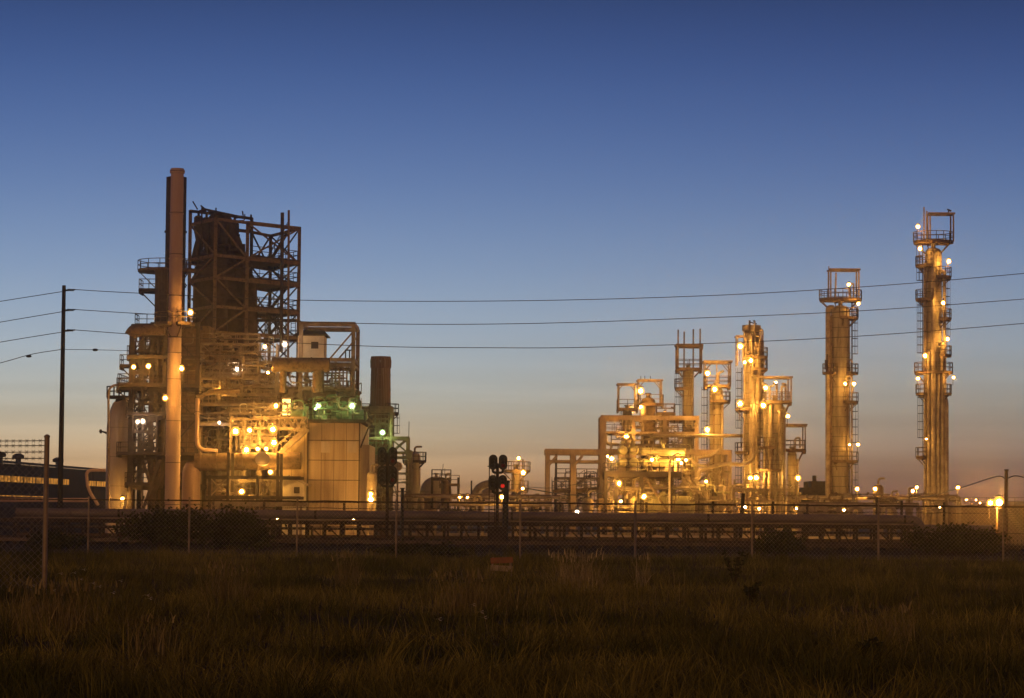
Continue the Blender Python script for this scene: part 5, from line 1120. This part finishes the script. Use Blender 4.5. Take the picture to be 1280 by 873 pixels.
for px, pt in ((1155, 259), (1158.5, 264)): mb = MB(); mb.beam(W(px, 303, d), W(px, pt, d), .15); mb.build('mast', 'steel', c9)
mb = MB(); mb.beam(W(1184, 268, d), W(1187, 262, d), .12); mb.beam(W(1184, 262, d), W(1189, 264, d), .16); mb.build('davit', 'dark', c9)
ladder(c9, (x9, d), r9, 190, Z(1168, 572, d), Z(1168, 493, d), True); ladder(c9, (x9, d), r9, 185, Z(1168, 466, d), Z(1168, 375, d), True); ladder(c9, (x9, d), r9, 0, Z(1168, 445, d), Z(1168, 347, d), True); ladder(c9, (x9, d), r9, 175, Z(1168, 375, d), Z(1168, 303, d), True)
for ang, pr_, pt, m in ((-150, .16, 330, 'jacket'), (-125, .2, 440, 'jacket'), (-100, .26, 320, 'jacket'), (-75, .2, 470, 'jacket'), (-50, .24, 430, 'jacket'), (-25, .2, 340, 'jacket')): riser(c9, (x9, d), r9, ang, pr_, .5, Z(1168, pt, d), m)
mb = MB(); x = W(1182, 560, d).x; mb.tube(curve([(x, d - .5, 0), (x, d - .5, Z(1182, 497, d)), (x9, d - .5, Z(1182, 485, d))]), .26, 12); mb.build('side_pipe', 'jacket', c9)

# ------------------------------------------------------------------ left warehouse, right tank
wa, wb = Vector((W(-60, 600, 290).x, 290, 0)), Vector((W(146, 600, 385).x, 385, 0)); hW = Z(0, 579.5, 315)
wh = thing('warehouse', wa.lerp(wb, .5), 'long low dark warehouse with a strip of glowing windows behind the utility pole', 'building')
u = (wb - wa).normalized(); nv = Vector((u.y, -u.x, 0)); bk = -nv * 40
mb = MB(); mb.add([wa, wb, wb + bk, wa + bk] + [v + Vector((0, 0, hW)) for v in (wa, wb, wb + bk, wa + bk)], [(0, 3, 2, 1), (4, 5, 6, 7), (0, 1, 5, 4), (1, 2, 6, 5), (2, 3, 7, 6), (3, 0, 4, 7)]); mb.build('wall', 'wall', wh)
mb = MB(); H = Vector((0, 0, hW + .004)); e = nv * .5
mb.add([wa + e + H, wb + e + H, wb + bk * .5 + H + Vector((0, 0, 1.6)), wa + bk * .5 + H + Vector((0, 0, 1.6)), wa + bk + H, wb + bk + H, wa + e + H + Vector((0, 0, .3)), wb + e + H + Vector((0, 0, .3))], [(0, 1, 7, 6), (6, 7, 2, 3), (3, 2, 5, 4)]); mb.build('roof', 'roofm', wh)
Lw = (wb - wa).length
def wallpt(px):
    a, b = W(px, 600, 100), None; k = a.x / a.y; t = (k * wa.y - wa.x) / (u.x - k * u.y); return t
def strip(pa, pb, ya, yb, n):
    ta, tb = wallpt(pa), wallpt(pb)
    for i in range(n):
        t0, t1 = ta + (tb - ta) * (i + .03) / n, ta + (tb - ta) * (i + .97) / n; q0, q1 = wa + u * t0, wa + u * t1
        z1, z0 = ya, yb; a, b = q0 + nv * .06, q1 + nv * .06
        mb = MB(); V = [(a.x, a.y, z0), (b.x, b.y, z0), (b.x, b.y, z1), (a.x, a.y, z1)]
        mb.add(V + [(p[0] - nv.x * .05, p[1] - nv.y * .05, p[2]) for p in V], [(0, 1, 2, 3), (7, 6, 5, 4), (0, 4, 5, 1), (2, 6, 7, 3)]); wn = mb.build('window', 'e_win', wh)
        mb = MB()
        for f in np.linspace(0, 1, 5): c = a.lerp(b, f) + nv * .05; mb.beam((c.x, c.y, z0), (c.x, c.y, z1), .05)
        for z in (z0, z1): mb.beam((a.x + nv.x * .05, a.y + nv.y * .05, z), (b.x + nv.x * .05, b.y + nv.y * .05, z), .12)
        mb.build('mullion', 'dark', wn)
zw1, zw0 = Z(40, 596.5, 332), Z(40, 605, 332)
strip(-40, 86, zw1, zw0, 8); strip(107, 132, zw1, zw0, 2)
strip(-40, 55, Z(30, 619.5, 328), Z(30, 622, 328), 5)
for px in (3, 30, 52, 100):
    t = wallpt(px); c = wa + u * t - nv * 3; mb = MB(); mb.lathe((c.x, c.y, hW), [(.35, 0), (.35, .9), (.75, 1.0), (.75, 1.35), (.3, 1.6)], 12); mb.build('roof_vent', 'dark', wh)
pipe([(-20, 625), (110, 625.5)], 268, .22, 'pale horizontal pipe in front of the warehouse beside the utility pole', 'stackpaint', n=10)
pipe([(123, 632), (110, 612), (108, 592), (112, 588), (132, 588)], 266, .17, 'bent pale pipe looping up beside the silo', 'stackpaint', n=10)
tk = thing('storage_tank', (W(1292, 650, 300).x, 300, 0), 'wide low storage tank lit orange by the brightest floodlight', 'tank'); rT = 108 * S(300); zT = Z(1250, 634, 300)
mb = MB(); mb.lathe(tk.location, [(rT, 0), (rT, zT * .5 - .03), (rT + .04, zT * .5), (rT, zT * .5 + .03), (rT, zT), (rT * .5, zT + .5), (.01, zT + .8)], 96); mb.build('shell', 'tank', tk)
mb = MB(); mb.rail([tk.location + Vector((rT * math.cos(a), rT * math.sin(a), zT)) for a in np.linspace(math.pi * 1.12, math.pi * 1.95, 24)], 1.0, 1.2, .05); mb.build('railing', 'rust', tk)
mb = MB(); zz = Vector((0, 0, 0)); a0 = 4.2
for i in range(20): a = a0 + i * .018; c = tk.location + Vector(((rT + .3) * math.cos(a), (rT + .3) * math.sin(a), zT * (1 - i / 20))); mb.box(c.x - .3, c.x + .3, c.y - .4, c.y + .2, c.z - .06, c.z)
mb.build('spiral_stair', 'steel', tk)
yf = thing('yard_fence', (W(1240, 670, 190).x, 190, 0), 'short spiked fence beneath the brightest floodlight', 'fence')
for i in range(16): x = W(1222 + i * 5, 670, 190).x; mb = MB(); mb.beam((x, 190, 0), (x, 190, 2.0 + .3 * (i % 4 == 0)), .06 if i % 4 else .1); mb.build('post', 'dark', yf)
mb = MB(); mb.beam((W(1220, 670, 190).x, 190, 1.7), (W(1300, 670, 190).x, 190, 1.7), .06); mb.beam((W(1220, 670, 190).x, 190, .4), (W(1300, 670, 190).x, 190, .4), .06); mb.build('rail', 'dark', yf)

# ------------------------------------------------------------------ utility pole and wires
dU = 205; b = W(75, 640, dU); t = W(80, 357, dU); up_ = thing('utility_pole', (b.x, dU, 0), 'tall dark timber utility pole with three insulator arms', 'utility pole')
mb = MB(); mb.tube([(b.x, dU, 0), ((b.x + t.x) / 2, dU, t.z / 2), (t.x, dU, t.z)], [.22, .19, .145], 14); mb.build('shaft', 'wood', up_)
arms = []
for py in (363, 388, 413.5):
    a = W(80, py, dU); a.x = t.x + (b.x - t.x) * (1 - a.z / t.z); e = W(94, py - .8, dU); mb = MB(); mb.tube([a, (a.x + .25, dU, a.z + .02), (e.x, dU, e.z)], [.06, .05, .05], 8); ar = mb.build('insulator_arm', 'blackp', up_)
    mb = MB(); mb.lathe((a.x + .28, dU, a.z + .02), [(.05, 0), (.12, .03), (.05, .08), (.12, .11), (.05, .16), (.12, .19), (.05, .24), (.11, .27), (.05, .32), (.1, .35), (.05, .40), (.1, .43), (.05, .5)], 10, 'x'); mb.build('insulator', 'blackp', ar); arms.append(e)
def wire(pxs, d, label, r=.028, group=None): mb = MB(); mb.tube(spline([W(p[0], p[1], p[2] if len(p) > 2 else d) for p in pxs], 12), r, 5); return solo(mb, 'overhead_wire', 'wire', label, 'wire', group)
for i, (rp, lp) in enumerate(((((94, 362.2), (170, 366.5), (380, 375.5), (640, 376.3), (880, 370), (1090, 358), (1280, 342), (1400, 330)), ((-60, 387), (0, 377), (94, 362.2))),
                          (((94, 387.2), (200, 393.5), (430, 404), (640, 405), (880, 397.5), (1080, 388.5), (1280, 374), (1400, 363)), ((-60, 414), (0, 403), (94, 387.2))),
                          (((94, 412.7), (200, 420), (450, 432.5), (620, 435), (750, 434), (960, 426.5), (1110, 418), (1280, 404.5), (1400, 394)), ((-60, 440), (0, 428), (94, 412.7))))):
    wire(rp, dU, ['topmost', 'middle', 'lowest'][i] + ' of the three long wires sagging from the utility pole across the sky'); wire(lp, dU, ['topmost', 'middle', 'lowest'][i] + ' of the three armed wires on the short side of the utility pole')
wire(((-60, 468), (0, 454), (40, 443), (77, 437)), dU, 'low cable with a small clamp tied straight to the utility pole on its short side'); wire(((77, 437), (118, 437.5), (200, 440), (330, 446)), dU, 'low cable with a small clamp running from the utility pole behind the refinery', .022)
for px, py, lab in ((36, 445.5, 'small dark clamp on the low cable on the short side of the pole'), (119, 437.6, 'small dark clamp on the low cable towards the refinery')): c = W(px, py, dU); mb = MB(); mb.lathe(c, [(.02, -.22), (.09, -.16), (.11, 0), (.09, .16), (.02, .22)], 10, 'x'); solo(mb, 'cable_clamp', 'blackp', lab, 'clamp')
bank_on()
dR = 165; b = W(1257, 660, dR); t = W(1258, 588, dR); rp_ = thing('service_pole', (b.x, dR, 0), 'plain weathered timber pole beside the brightest floodlight', 'utility pole'); mb = MB(); mb.tube([(b.x, dR, -1.2), (t.x, dR, t.z)], [.15, .11], 12); mb.build('shaft', 'rust', rp_)
mb = MB(); mb.box(t.x - .12, t.x + .12, dR - .1, dR + .1, t.z - .02, t.z + .05); mb.build('cap', 'wood', rp_)
bank_off()
wire(((1120, 626, 240), (1160, 621, 215), (1204, 609, 190), (1245, 596, 168), (1257.5, 599, dR)), dR, 'dark wire climbing from the tallest column to the plain pole', .035); wire(((1257.5, 599), (1270, 595), (1290, 600), (1330, 612)), dR, 'dark wire leaving the plain pole towards the frame edge', .035)
wire(((655, 610, 300), (690, 616, 300), (720, 619, 300), (752, 617, 300)), 300, 'thick slack cable hanging between the three-lamp mast and the portal', .07); wire(((660, 609), (690, 610), (735, 603)), 301, 'thin slack cable rising from the three-lamp mast to the portal', .035)

# ------------------------------------------------------------------ railway signals
def signal_head(root, x, d, zt, zb, lit=None, n=3):
    h = zt - zb; w_ = .235; mb = MB()
    k = 16; V = []
    for sgn in (1, -1):
        for i in range(k): g = math.pi * i / (k - 1); V.append((x + w_ * math.cos(g) * sgn, (zt - w_ if sgn > 0 else zb + w_) + w_ * math.sin(g) * sgn))
    m_ = len(V); mb.add([(p[0], d - .02, p[1]) for p in V] + [(p[0], d + .02, p[1]) for p in V], [tuple(range(m_ - 1, -1, -1)), tuple(range(m_, 2 * m_))] + [(i, (i + 1) % m_, m_ + (i + 1) % m_, m_ + i) for i in range(m_)]); hd = mb.build('signal_head', 'blackp', root)
    mb = MB(); mb.box(x - w_ * .7, x + w_ * .7, d + .02, d + .28, zb + .1, zt - .1); mb.build('housing', 'blackp', hd)
    for i in range(n):
        z = zt - w_ - (h - 2 * w_) * i / (n - 1); mb = MB()
        a = np.linspace(-.3, math.pi + .3, 14); o = [(x + .135 * math.cos(g), d - .02, z + .135 * math.sin(g)) for g in a]; q = [(p[0], d - .32, p[2] - .01) for p in o]; q2 = [(x + .118 * math.cos(g), d - .32, z - .01 + .118 * math.sin(g)) for g in a]; o2 = [(x + .118 * math.cos(g), d - .021, z + .118 * math.sin(g)) for g in a]
        c_ = len(o); mb.add(o + q + q2 + o2, [(i2 + s_ * c_, i2 + 1 + s_ * c_, i2 + 1 + (s_ + 1) * c_, i2 + (s_ + 1) * c_) for s_ in range(3) for i2 in range(c_ - 1)]); mb.build('visor', 'blackp', hd)
        mb = MB(); mb.lathe((x, d - .06, z), [(.01, -.03), (.08, -.015), (.105, .03)], 16, 'y'); mb.build('lens', ('e_red' if lit == i else 'blackp') if lit != 9 else ('e_dim' if i == n - 1 else 'blackp'), hd)
bank_on(); dG = 142
sg = thing('railway_signal', (W(621.5, 640, dG).x, dG, 0), 'railway signal mast with four separate dark heads, one lens glowing red', 'signal')
xm = W(621.8, 600, dG).x; mb = MB(); mb.tube([(xm, dG + .3, 0), (xm, dG + .3, Z(622, 582, dG))], .085, 10); mb.lathe((xm, dG + .3, Z(622, 582, dG)), [(.1, 0), (.1, .06), (.02, .14)], 10); mb.build('mast', 'dark', sg)
for zt_p, zb_p, zk, lits in ((568.5, 590.5, 590.5, (None, 2)), (594, 616, 616, (None, 2))):
    for px, lit in zip((616.3, 628.6) if zt_p < 580 else (616, 628.4), lits): signal_head(sg, W(px, 600, dG).x, dG, Z(px, zt_p, dG), Z(px, zb_p, dG) + .12, lit if zt_p > 580 else (9 if lit else None))
    x0, x1 = W(616, zk, dG).x, W(628.5, zk, dG).x; z = Z(622, zk, dG); mb = MB(); mb.tube(curve([(x0, dG + .2, z + .25), (x0, dG + .3, z - .02), (x1, dG + .3, z - .02), (x1, dG + .2, z + .25)]), .07, 8); mb.build('bracket', 'blackp', sg)
mb = MB(); xl_ = W(611.5, 600, dG).x; mb.beam((xl_, dG + .4, 0), (xl_, dG + .4, Z(611, 583, dG)), .05); mb.beam((xl_ + .3, dG + .4, 0), (xl_ + .3, dG + .4, Z(611, 588, dG)), .04); mb.beam((xl_ - .1, dG + .4, Z(611, 583, dG)), (xl_ + .12, dG + .4, Z(611, 583, dG)), .06)
z = .4
while z < Z(611, 588, dG): mb.beam((xl_, dG + .4, z), (xl_ + .3, dG + .4, z), .03); z += .35
mb.build('ladder', 'dark', sg)
mb = MB(); mb.box(xm - .5, xm + .5, dG, dG + .7, 0, .9); mb.build('relay_box', 'dark', sg)
b = W(631.5, 640, 146); t = W(632.5, 602, 146); sp_ = thing('signal_post', (b.x, 146, 0), 'thick short black post with a small cross cap next to the four-headed signal', 'post'); mb = MB(); mb.tube([(b.x, 146, 0), (t.x, 146, t.z)], .17, 10); mb.build('shaft', 'blackp', sp_)
mb = MB(); mb.beam((t.x - .16, 146, t.z - .02), (t.x + .2, 146, t.z - .02), .1, .12); mb.build('cap', 'blackp', sp_)
s2 = thing('railway_signal', (W(483, 640, dG).x, dG, 0), 'railway signal with long stacked dark heads and two red lenses near the brick chimney', 'signal')
xm = W(484, 600, dG).x; mb = MB(); mb.tube([(xm, dG + .3, 0), (xm, dG + .3, Z(484, 566, dG))], .085, 10); mb.build('mast', 'dark', s2)
for px, lit in ((477.3, None), (490.8, 9)):
    for a_, b_ in ((559, 582), (583, 606)): signal_head(s2, W(px, 590, dG).x, dG, Z(px, a_, dG), Z(px, b_, dG), lit)
for py in (584, 608): x0, x1 = W(477, py, dG).x, W(491, py, dG).x; z = Z(484, py, dG); mb = MB(); mb.tube(curve([(x0, dG + .2, z + .3), (x0, dG + .3, z), (x1, dG + .3, z), (x1, dG + .2, z + .3)]), .07, 8); mb.build('bracket', 'blackp', s2)
mb = MB(); x = W(503, 620, dG).x; mb.tube([(x, dG, 0), (x, dG, Z(503, 611, dG))], .09, 8); mb.box(x - .13, x + .13, dG - .1, dG + .1, Z(503, 611, dG), Z(503, 610, dG)); solo(mb, 'short_post', 'blackp', 'thin short black post beside the signal with long stacked heads', 'post')

bank_off()
# ------------------------------------------------------------------ all the lamps
LAMPS = [
 (238, 391, 259.5, 1.1, 'sod', 'lone lamp high up beside the pale stack'), (167, 459, 269, .95, 'sod', 'outer lamp of the pair on the dark boxy tower'), (185.5, 458, 269, .9, 'sod', 'inner lamp of the pair on the dark boxy tower'),
 (227, 461, 259.5, 1.0, 'sod', 'lamp touching the edge of the pale stack at mid height'), (206.5, 498, 259, .9, 'sod', 'lamp just left of the pale stack below its midpoint'), (172, 527.5, 270.0, .85, 'white', 'left bulb of the twin whitish lamps on the dark boxy tower'),
 (178.5, 527, 270.0, .85, 'white', 'right bulb of the twin whitish lamps on the dark boxy tower'), (153, 624, 271, .8, 'sod', 'low lamp at the foot of the rounded pale silo'), (296, 462, 276, .95, 'white', 'whitish lamp above the curved tube banks'),
 (331, 433.5, 279, .7, 'sod', 'dim lamp under the stairs of the tall framework'), (356, 430.5, 273, 1.0, 'white', 'whitish lamp beside the cream cabin'), (270.5, 488.5, 274, .8, 'sod', 'lamp hanging by the second frame post under the curved tubes'),
 (335, 466, 270, .6, 'sod', 'small lamp at the round end of the fat brown duct'), (345, 507.5, 269, 1.1, 'sod', 'lamp beside the glowing doorway'), (294.5, 539.5, 266, 1.2, 'sod', 'outermost of the three bright lamps in a row'), (312, 538, 266, 1.05, 'sod', 'second of the three bright lamps in a row'),
 (341, 537, 265.4, 1.3, 'sod', 'lamp under the lattice girder, third of the bright row'), (342.5, 553.5, 265, 1.3, 'sod', 'big lamp right below the third of the bright row'), (308, 562.5, 266.2, 1.2, 'sod', 'lamp just above the flue duct left of its end plate'),
 (322, 561.5, 266.2, .8, 'sod', 'left of two touching lamps above the pale end plate'), (333, 561.5, 266.2, .8, 'sod', 'right of two touching lamps above the pale end plate'), (338, 590.5, 264.3, .9, 'sod', 'lamp under the end plate in the cross-braced stand'), (302, 614.5, 261, 1.2, 'sod', 'big low lamp in the cross-braced stand'),
 (274, 528.5, 271, .5, 'white', 'tiny white lamp in the dark piping beside the long light pipe'), (398, 507.5, 268.6, .95, 'green', 'green-white lamp over the green machinery'), (394.5, 511.5, 268.9, .6, 'green', 'smaller green lamp touching the green-white one'), (440, 507.5, 267.4, 1.15, 'green', 'pale green lamp at the chimney end of the clad roof'),
 (478, 541, 298.6, .95, 'green', 'pale green lamp in front of the brick chimney'), (463.3, 618.5, 262.6, 1.25, 'sod', 'very bright upper half of the double lamp by the upright vessel'), (463.6, 625, 262.6, 1.15, 'sod', 'very bright lower half of the double lamp by the upright vessel'), (442, 649.5, 228, .7, 'sod', 'small lamp shining through the trestle below the clad building'), (347, 648.5, 228, .5, 'sod', 'tiny lamp at the broken start of the lit trestle'),
 (420, 643, 243, .7, 'sod', 'hidden low lamp washing the foot of the clad building'), (392, 643, 243, .7, 'sod', 'hidden low lamp at the corner of the clad building'),
 (574.5, 621, 280, .85, 'sod', 'outer lamp of the low pair past the valve gantry'), (584, 621, 280, .95, 'sod', 'inner lamp of the low pair past the valve gantry'), (627.5, 621.5, 268, .85, 'sod', 'low lamp right under the four-headed signal'), (648.3, 573, 312, .95, 'sod', 'top lamp of the three on the stubby column mast'), (654.2, 591, 312, 1.0, 'sod', 'middle lamp of the three on the stubby column mast'), (653.5, 611, 312, .7, 'sod', 'bottom lamp of the three on the stubby column mast'),
 (721.5, 640.5, 226, .75, 'white', 'whitish lamp resting on the skyline of the fat pipeline below the portal'),
 (801, 489, 305.5, 1.15, 'sod', 'lamp high in the second caged platform'), (800.5, 508.5, 308.5, 1.2, 'sod', 'lamp at the foot of the second caged platform'), (788.5, 513, 309, 1.2, 'sod', 'big lamp at the foot of the first caged platform'), (783, 545.5, 304.5, 1.1, 'sod', 'lamp on the deck under the first caged platform'), (831, 517.5, 309, .85, 'sod', 'lamp on the small railed stand by the four-masted column'),
 (884.5, 467, 303, 1.0, 'sod', 'lamp in the corner of the flat-roofed cage'), (893.5, 487, 303, 1.25, 'sod', 'big lamp at the neck of the flat-roofed caged column'), (884, 537.5, 303, 1.1, 'sod', 'lamp midway down the flat-roofed caged column'), (764.5, 573.5, 297, 1.1, 'sod', 'lamp against the main concrete post'), (759.5, 570.5, 299, .6, 'sod', 'small lamp tucked behind the one on the main concrete post'), (815, 575, 299, 1.0, 'sod', 'lamp among the yellow exchangers'),
 (847.5, 573.5, 299.6, 1.25, 'sod', 'big lamp at the far end of the yellow drums'), (851.5, 579, 299.4, .9, 'sod', 'lamp hugging the underside of the big one by the yellow drums'), (857.5, 575.5, 297.6, .7, 'sod', 'small lamp just past the big one by the yellow drums'), (774, 604.5, 296.6, 1.05, 'sod', 'upper lamp under the dark exchanger deck'), (805, 621, 295.5, 1.15, 'sod', 'lower lamp under the dark exchanger deck beside the slanting brace'), (770, 629, 299, .9, 'sod', 'left low lamp beside the big green drum'), (776, 627, 299, .8, 'sod', 'right low lamp beside the big green drum'), (882.5, 602, 297, .6, 'sod', 'small lamp by the slanting bars'),
 (925.5, 433, 299, 1.15, 'sod', 'lamp in the side cage of the tallest clustered column'), (938.5, 451, 299.2, 1.0, 'sod', 'lamp against the front of the tallest clustered column'), (931, 453, 299.4, .7, 'sod', 'small lamp behind the side cage of the tallest clustered column'), (925, 505, 299, 1.15, 'sod', 'lamp half way up the edge of the tallest clustered column'), (945.5, 597.5, 298.2, 1.1, 'sod', 'outer lamp of the low pair against the tallest clustered column'), (938, 598, 298.8, 1.0, 'sod', 'inner lamp of the low pair against the tallest clustered column'), (931.5, 634, 298.6, .8, 'sod', 'ground lamp at the foot of the tallest clustered column'), (949, 636, 297.6, .8, 'sod', 'ground lamp between the clustered columns'),
 (957, 485, 297.2, 1.15, 'sod', 'upper lamp in the broad open cage'), (954, 507, 297, 1.2, 'sod', 'lamp below the floor of the broad open cage'), (985, 520.5, 300, 1.0, 'sod', 'lamp between the broad cage and the shortest caged column'), (970, 478, 297, .5, 'sod', 'tiny lamp under the top beam of the broad open cage'), (997.5, 598, 300, 1.05, 'sod', 'lamp on the outer side of the shortest caged column'), (996, 637, 292, .95, 'sod', 'ground lamp beside the shortest caged column'),
 (1061, 356, 307.6, .95, 'sod', 'topmost lamp of the thick lone column'), (1073, 380, 307.6, .9, 'sod', 'lamp under the railed crown of the thick lone column'), (1056.5, 480, 307.2, 1.1, 'sod', 'inner lamp of the middle pair on the thick lone column'), (1067.5, 480, 308, 1.0, 'sod', 'outer lamp of the middle pair on the thick lone column'), (1072.5, 556, 308, 1.0, 'sod', 'lamp above the lowest balcony of the thick lone column'), (1062, 556, 307.8, .6, 'sod', 'small lamp against the thick lone column over its lowest balcony'), (1055, 637.5, 300, 1.0, 'sod', 'ground lamp at the foot of the thick lone column'),
 (1071.5, 611.5, 290, .95, 'sod', 'single low lamp right of the thick lone column'), (1094, 611.5, 290, 1.0, 'sod', 'low lamp beside the stubby dark vessel'), (1141, 614, 288, .95, 'sod', 'lower lamp of the low pair by the tallest lone column'), (1146, 609.5, 288, .95, 'sod', 'upper lamp of the low pair by the tallest lone column'), (1197.5, 610, 288, 1.0, 'sod', 'low lamp just past the tallest lone column'),
 (1147.5, 283.5, 298, .95, 'sod', 'topmost lamp of the tallest lone column'), (1150, 311, 298, 1.0, 'sod', 'lamp under the crown of the tallest lone column'), (1186, 327, 298.4, 1.0, 'sod', 'lamp over the first outer balcony of the tallest lone column'), (1179, 379, 297.6, .95, 'sod', 'lamp beside the second inner balcony of the tallest lone column'), (1184.5, 424, 298.4, .95, 'sod', 'lamp over the third outer balcony of the tallest lone column'), (1156.5, 445, 297.4, 1.05, 'sod', 'lamp above the full ring balcony of the tallest lone column'), (1147.5, 473.5, 297.8, .95, 'sod', 'inner lamp below the full ring balcony'), (1192, 472, 298, .95, 'sod', 'outer lamp below the full ring balcony'), (1158, 549, 297.5, .45, 'sod', 'tiny lamp low on the tallest lone column'), (1175, 634, 296, .7, 'sod', 'ground lamp at the foot of the tallest lone column'),
 (1225, 629, 420, .7, 'sod', 'distant lamp right above the wide low tank'), (1215, 631.5, 420, .8, 'sod', 'second distant lamp lower over the wide low tank'), (1208, 625, 440, .5, 'sod', 'tiny distant lamp above the other two over the tank'), (1220, 625, 440, .5, 'sod', 'tiny faint lamp between the distant ones'),
]
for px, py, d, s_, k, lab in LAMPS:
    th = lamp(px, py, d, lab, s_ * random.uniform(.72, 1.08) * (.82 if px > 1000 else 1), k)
    if (px, py) in ((574.5, 621), (584, 621), (627.5, 621.5), (1071.5, 611.5), (1094, 611.5), (1141, 614), (1146, 609.5), (1197.5, 610), (721.5, 640.5), (996, 637), (1055, 637.5), (442, 649.5), (347, 648.5), (420, 643), (392, 643)) or d > 400:
        mb = MB(); k_ = 1 / th.scale[0]; mb.tube([(0, .1, -.4), (0, .1, -th.location.z * k_)], .07, 6); mb.build('pole', 'steel', th, Vector((0, 0, 0)))
# the brightest one on its own pole
dL = 215; b = W(1246, 660, dL); pt_ = W(1246, 634, dL)
fp = thing('lamp_post', (b.x, dL, 0), 'thin pale lamp post under the brightest floodlight', 'lamp post'); mb = MB(); mb.tube([(b.x, dL, 0), (b.x, dL, pt_.z)], [.09, .06], 10); mb.build('shaft', 'rust', fp)
mb = MB(); mb.beam((b.x - .75, dL, pt_.z), (b.x + .2, dL, pt_.z), .08); mb.build('cross_arm', 'dark', fp)
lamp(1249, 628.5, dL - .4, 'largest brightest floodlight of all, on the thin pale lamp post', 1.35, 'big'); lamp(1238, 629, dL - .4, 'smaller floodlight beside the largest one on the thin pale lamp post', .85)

# ------------------------------------------------------------------ air
HAZE = 0.00024
if HAZE:
    mb = MB(); mb.box(-150, 150, -8, 460, -1.0, 55); hz = mb.build('haze', 'ground'); hz['kind'] = 'stuff'; hz['label'] = 'thin dusk haze hanging over the field and the refinery'
    m = bpy.data.materials.new('haze_air'); m.use_nodes = True; nt = m.node_tree; nt.nodes.clear(); o = nt.nodes.new('ShaderNodeOutputMaterial'); v = nt.nodes.new('ShaderNodeVolumePrincipled')
    v.inputs['Color'].default_value = (.9, .85, .8, 1); v.inputs['Density'].default_value = HAZE; v.inputs['Anisotropy'].default_value = .94
    nt.links.new(v.outputs[0], o.inputs['Volume']); hz.data.materials.clear(); hz.data.materials.append(m)
    cy.volume_bounces = 0; cy.volume_step_rate = 1
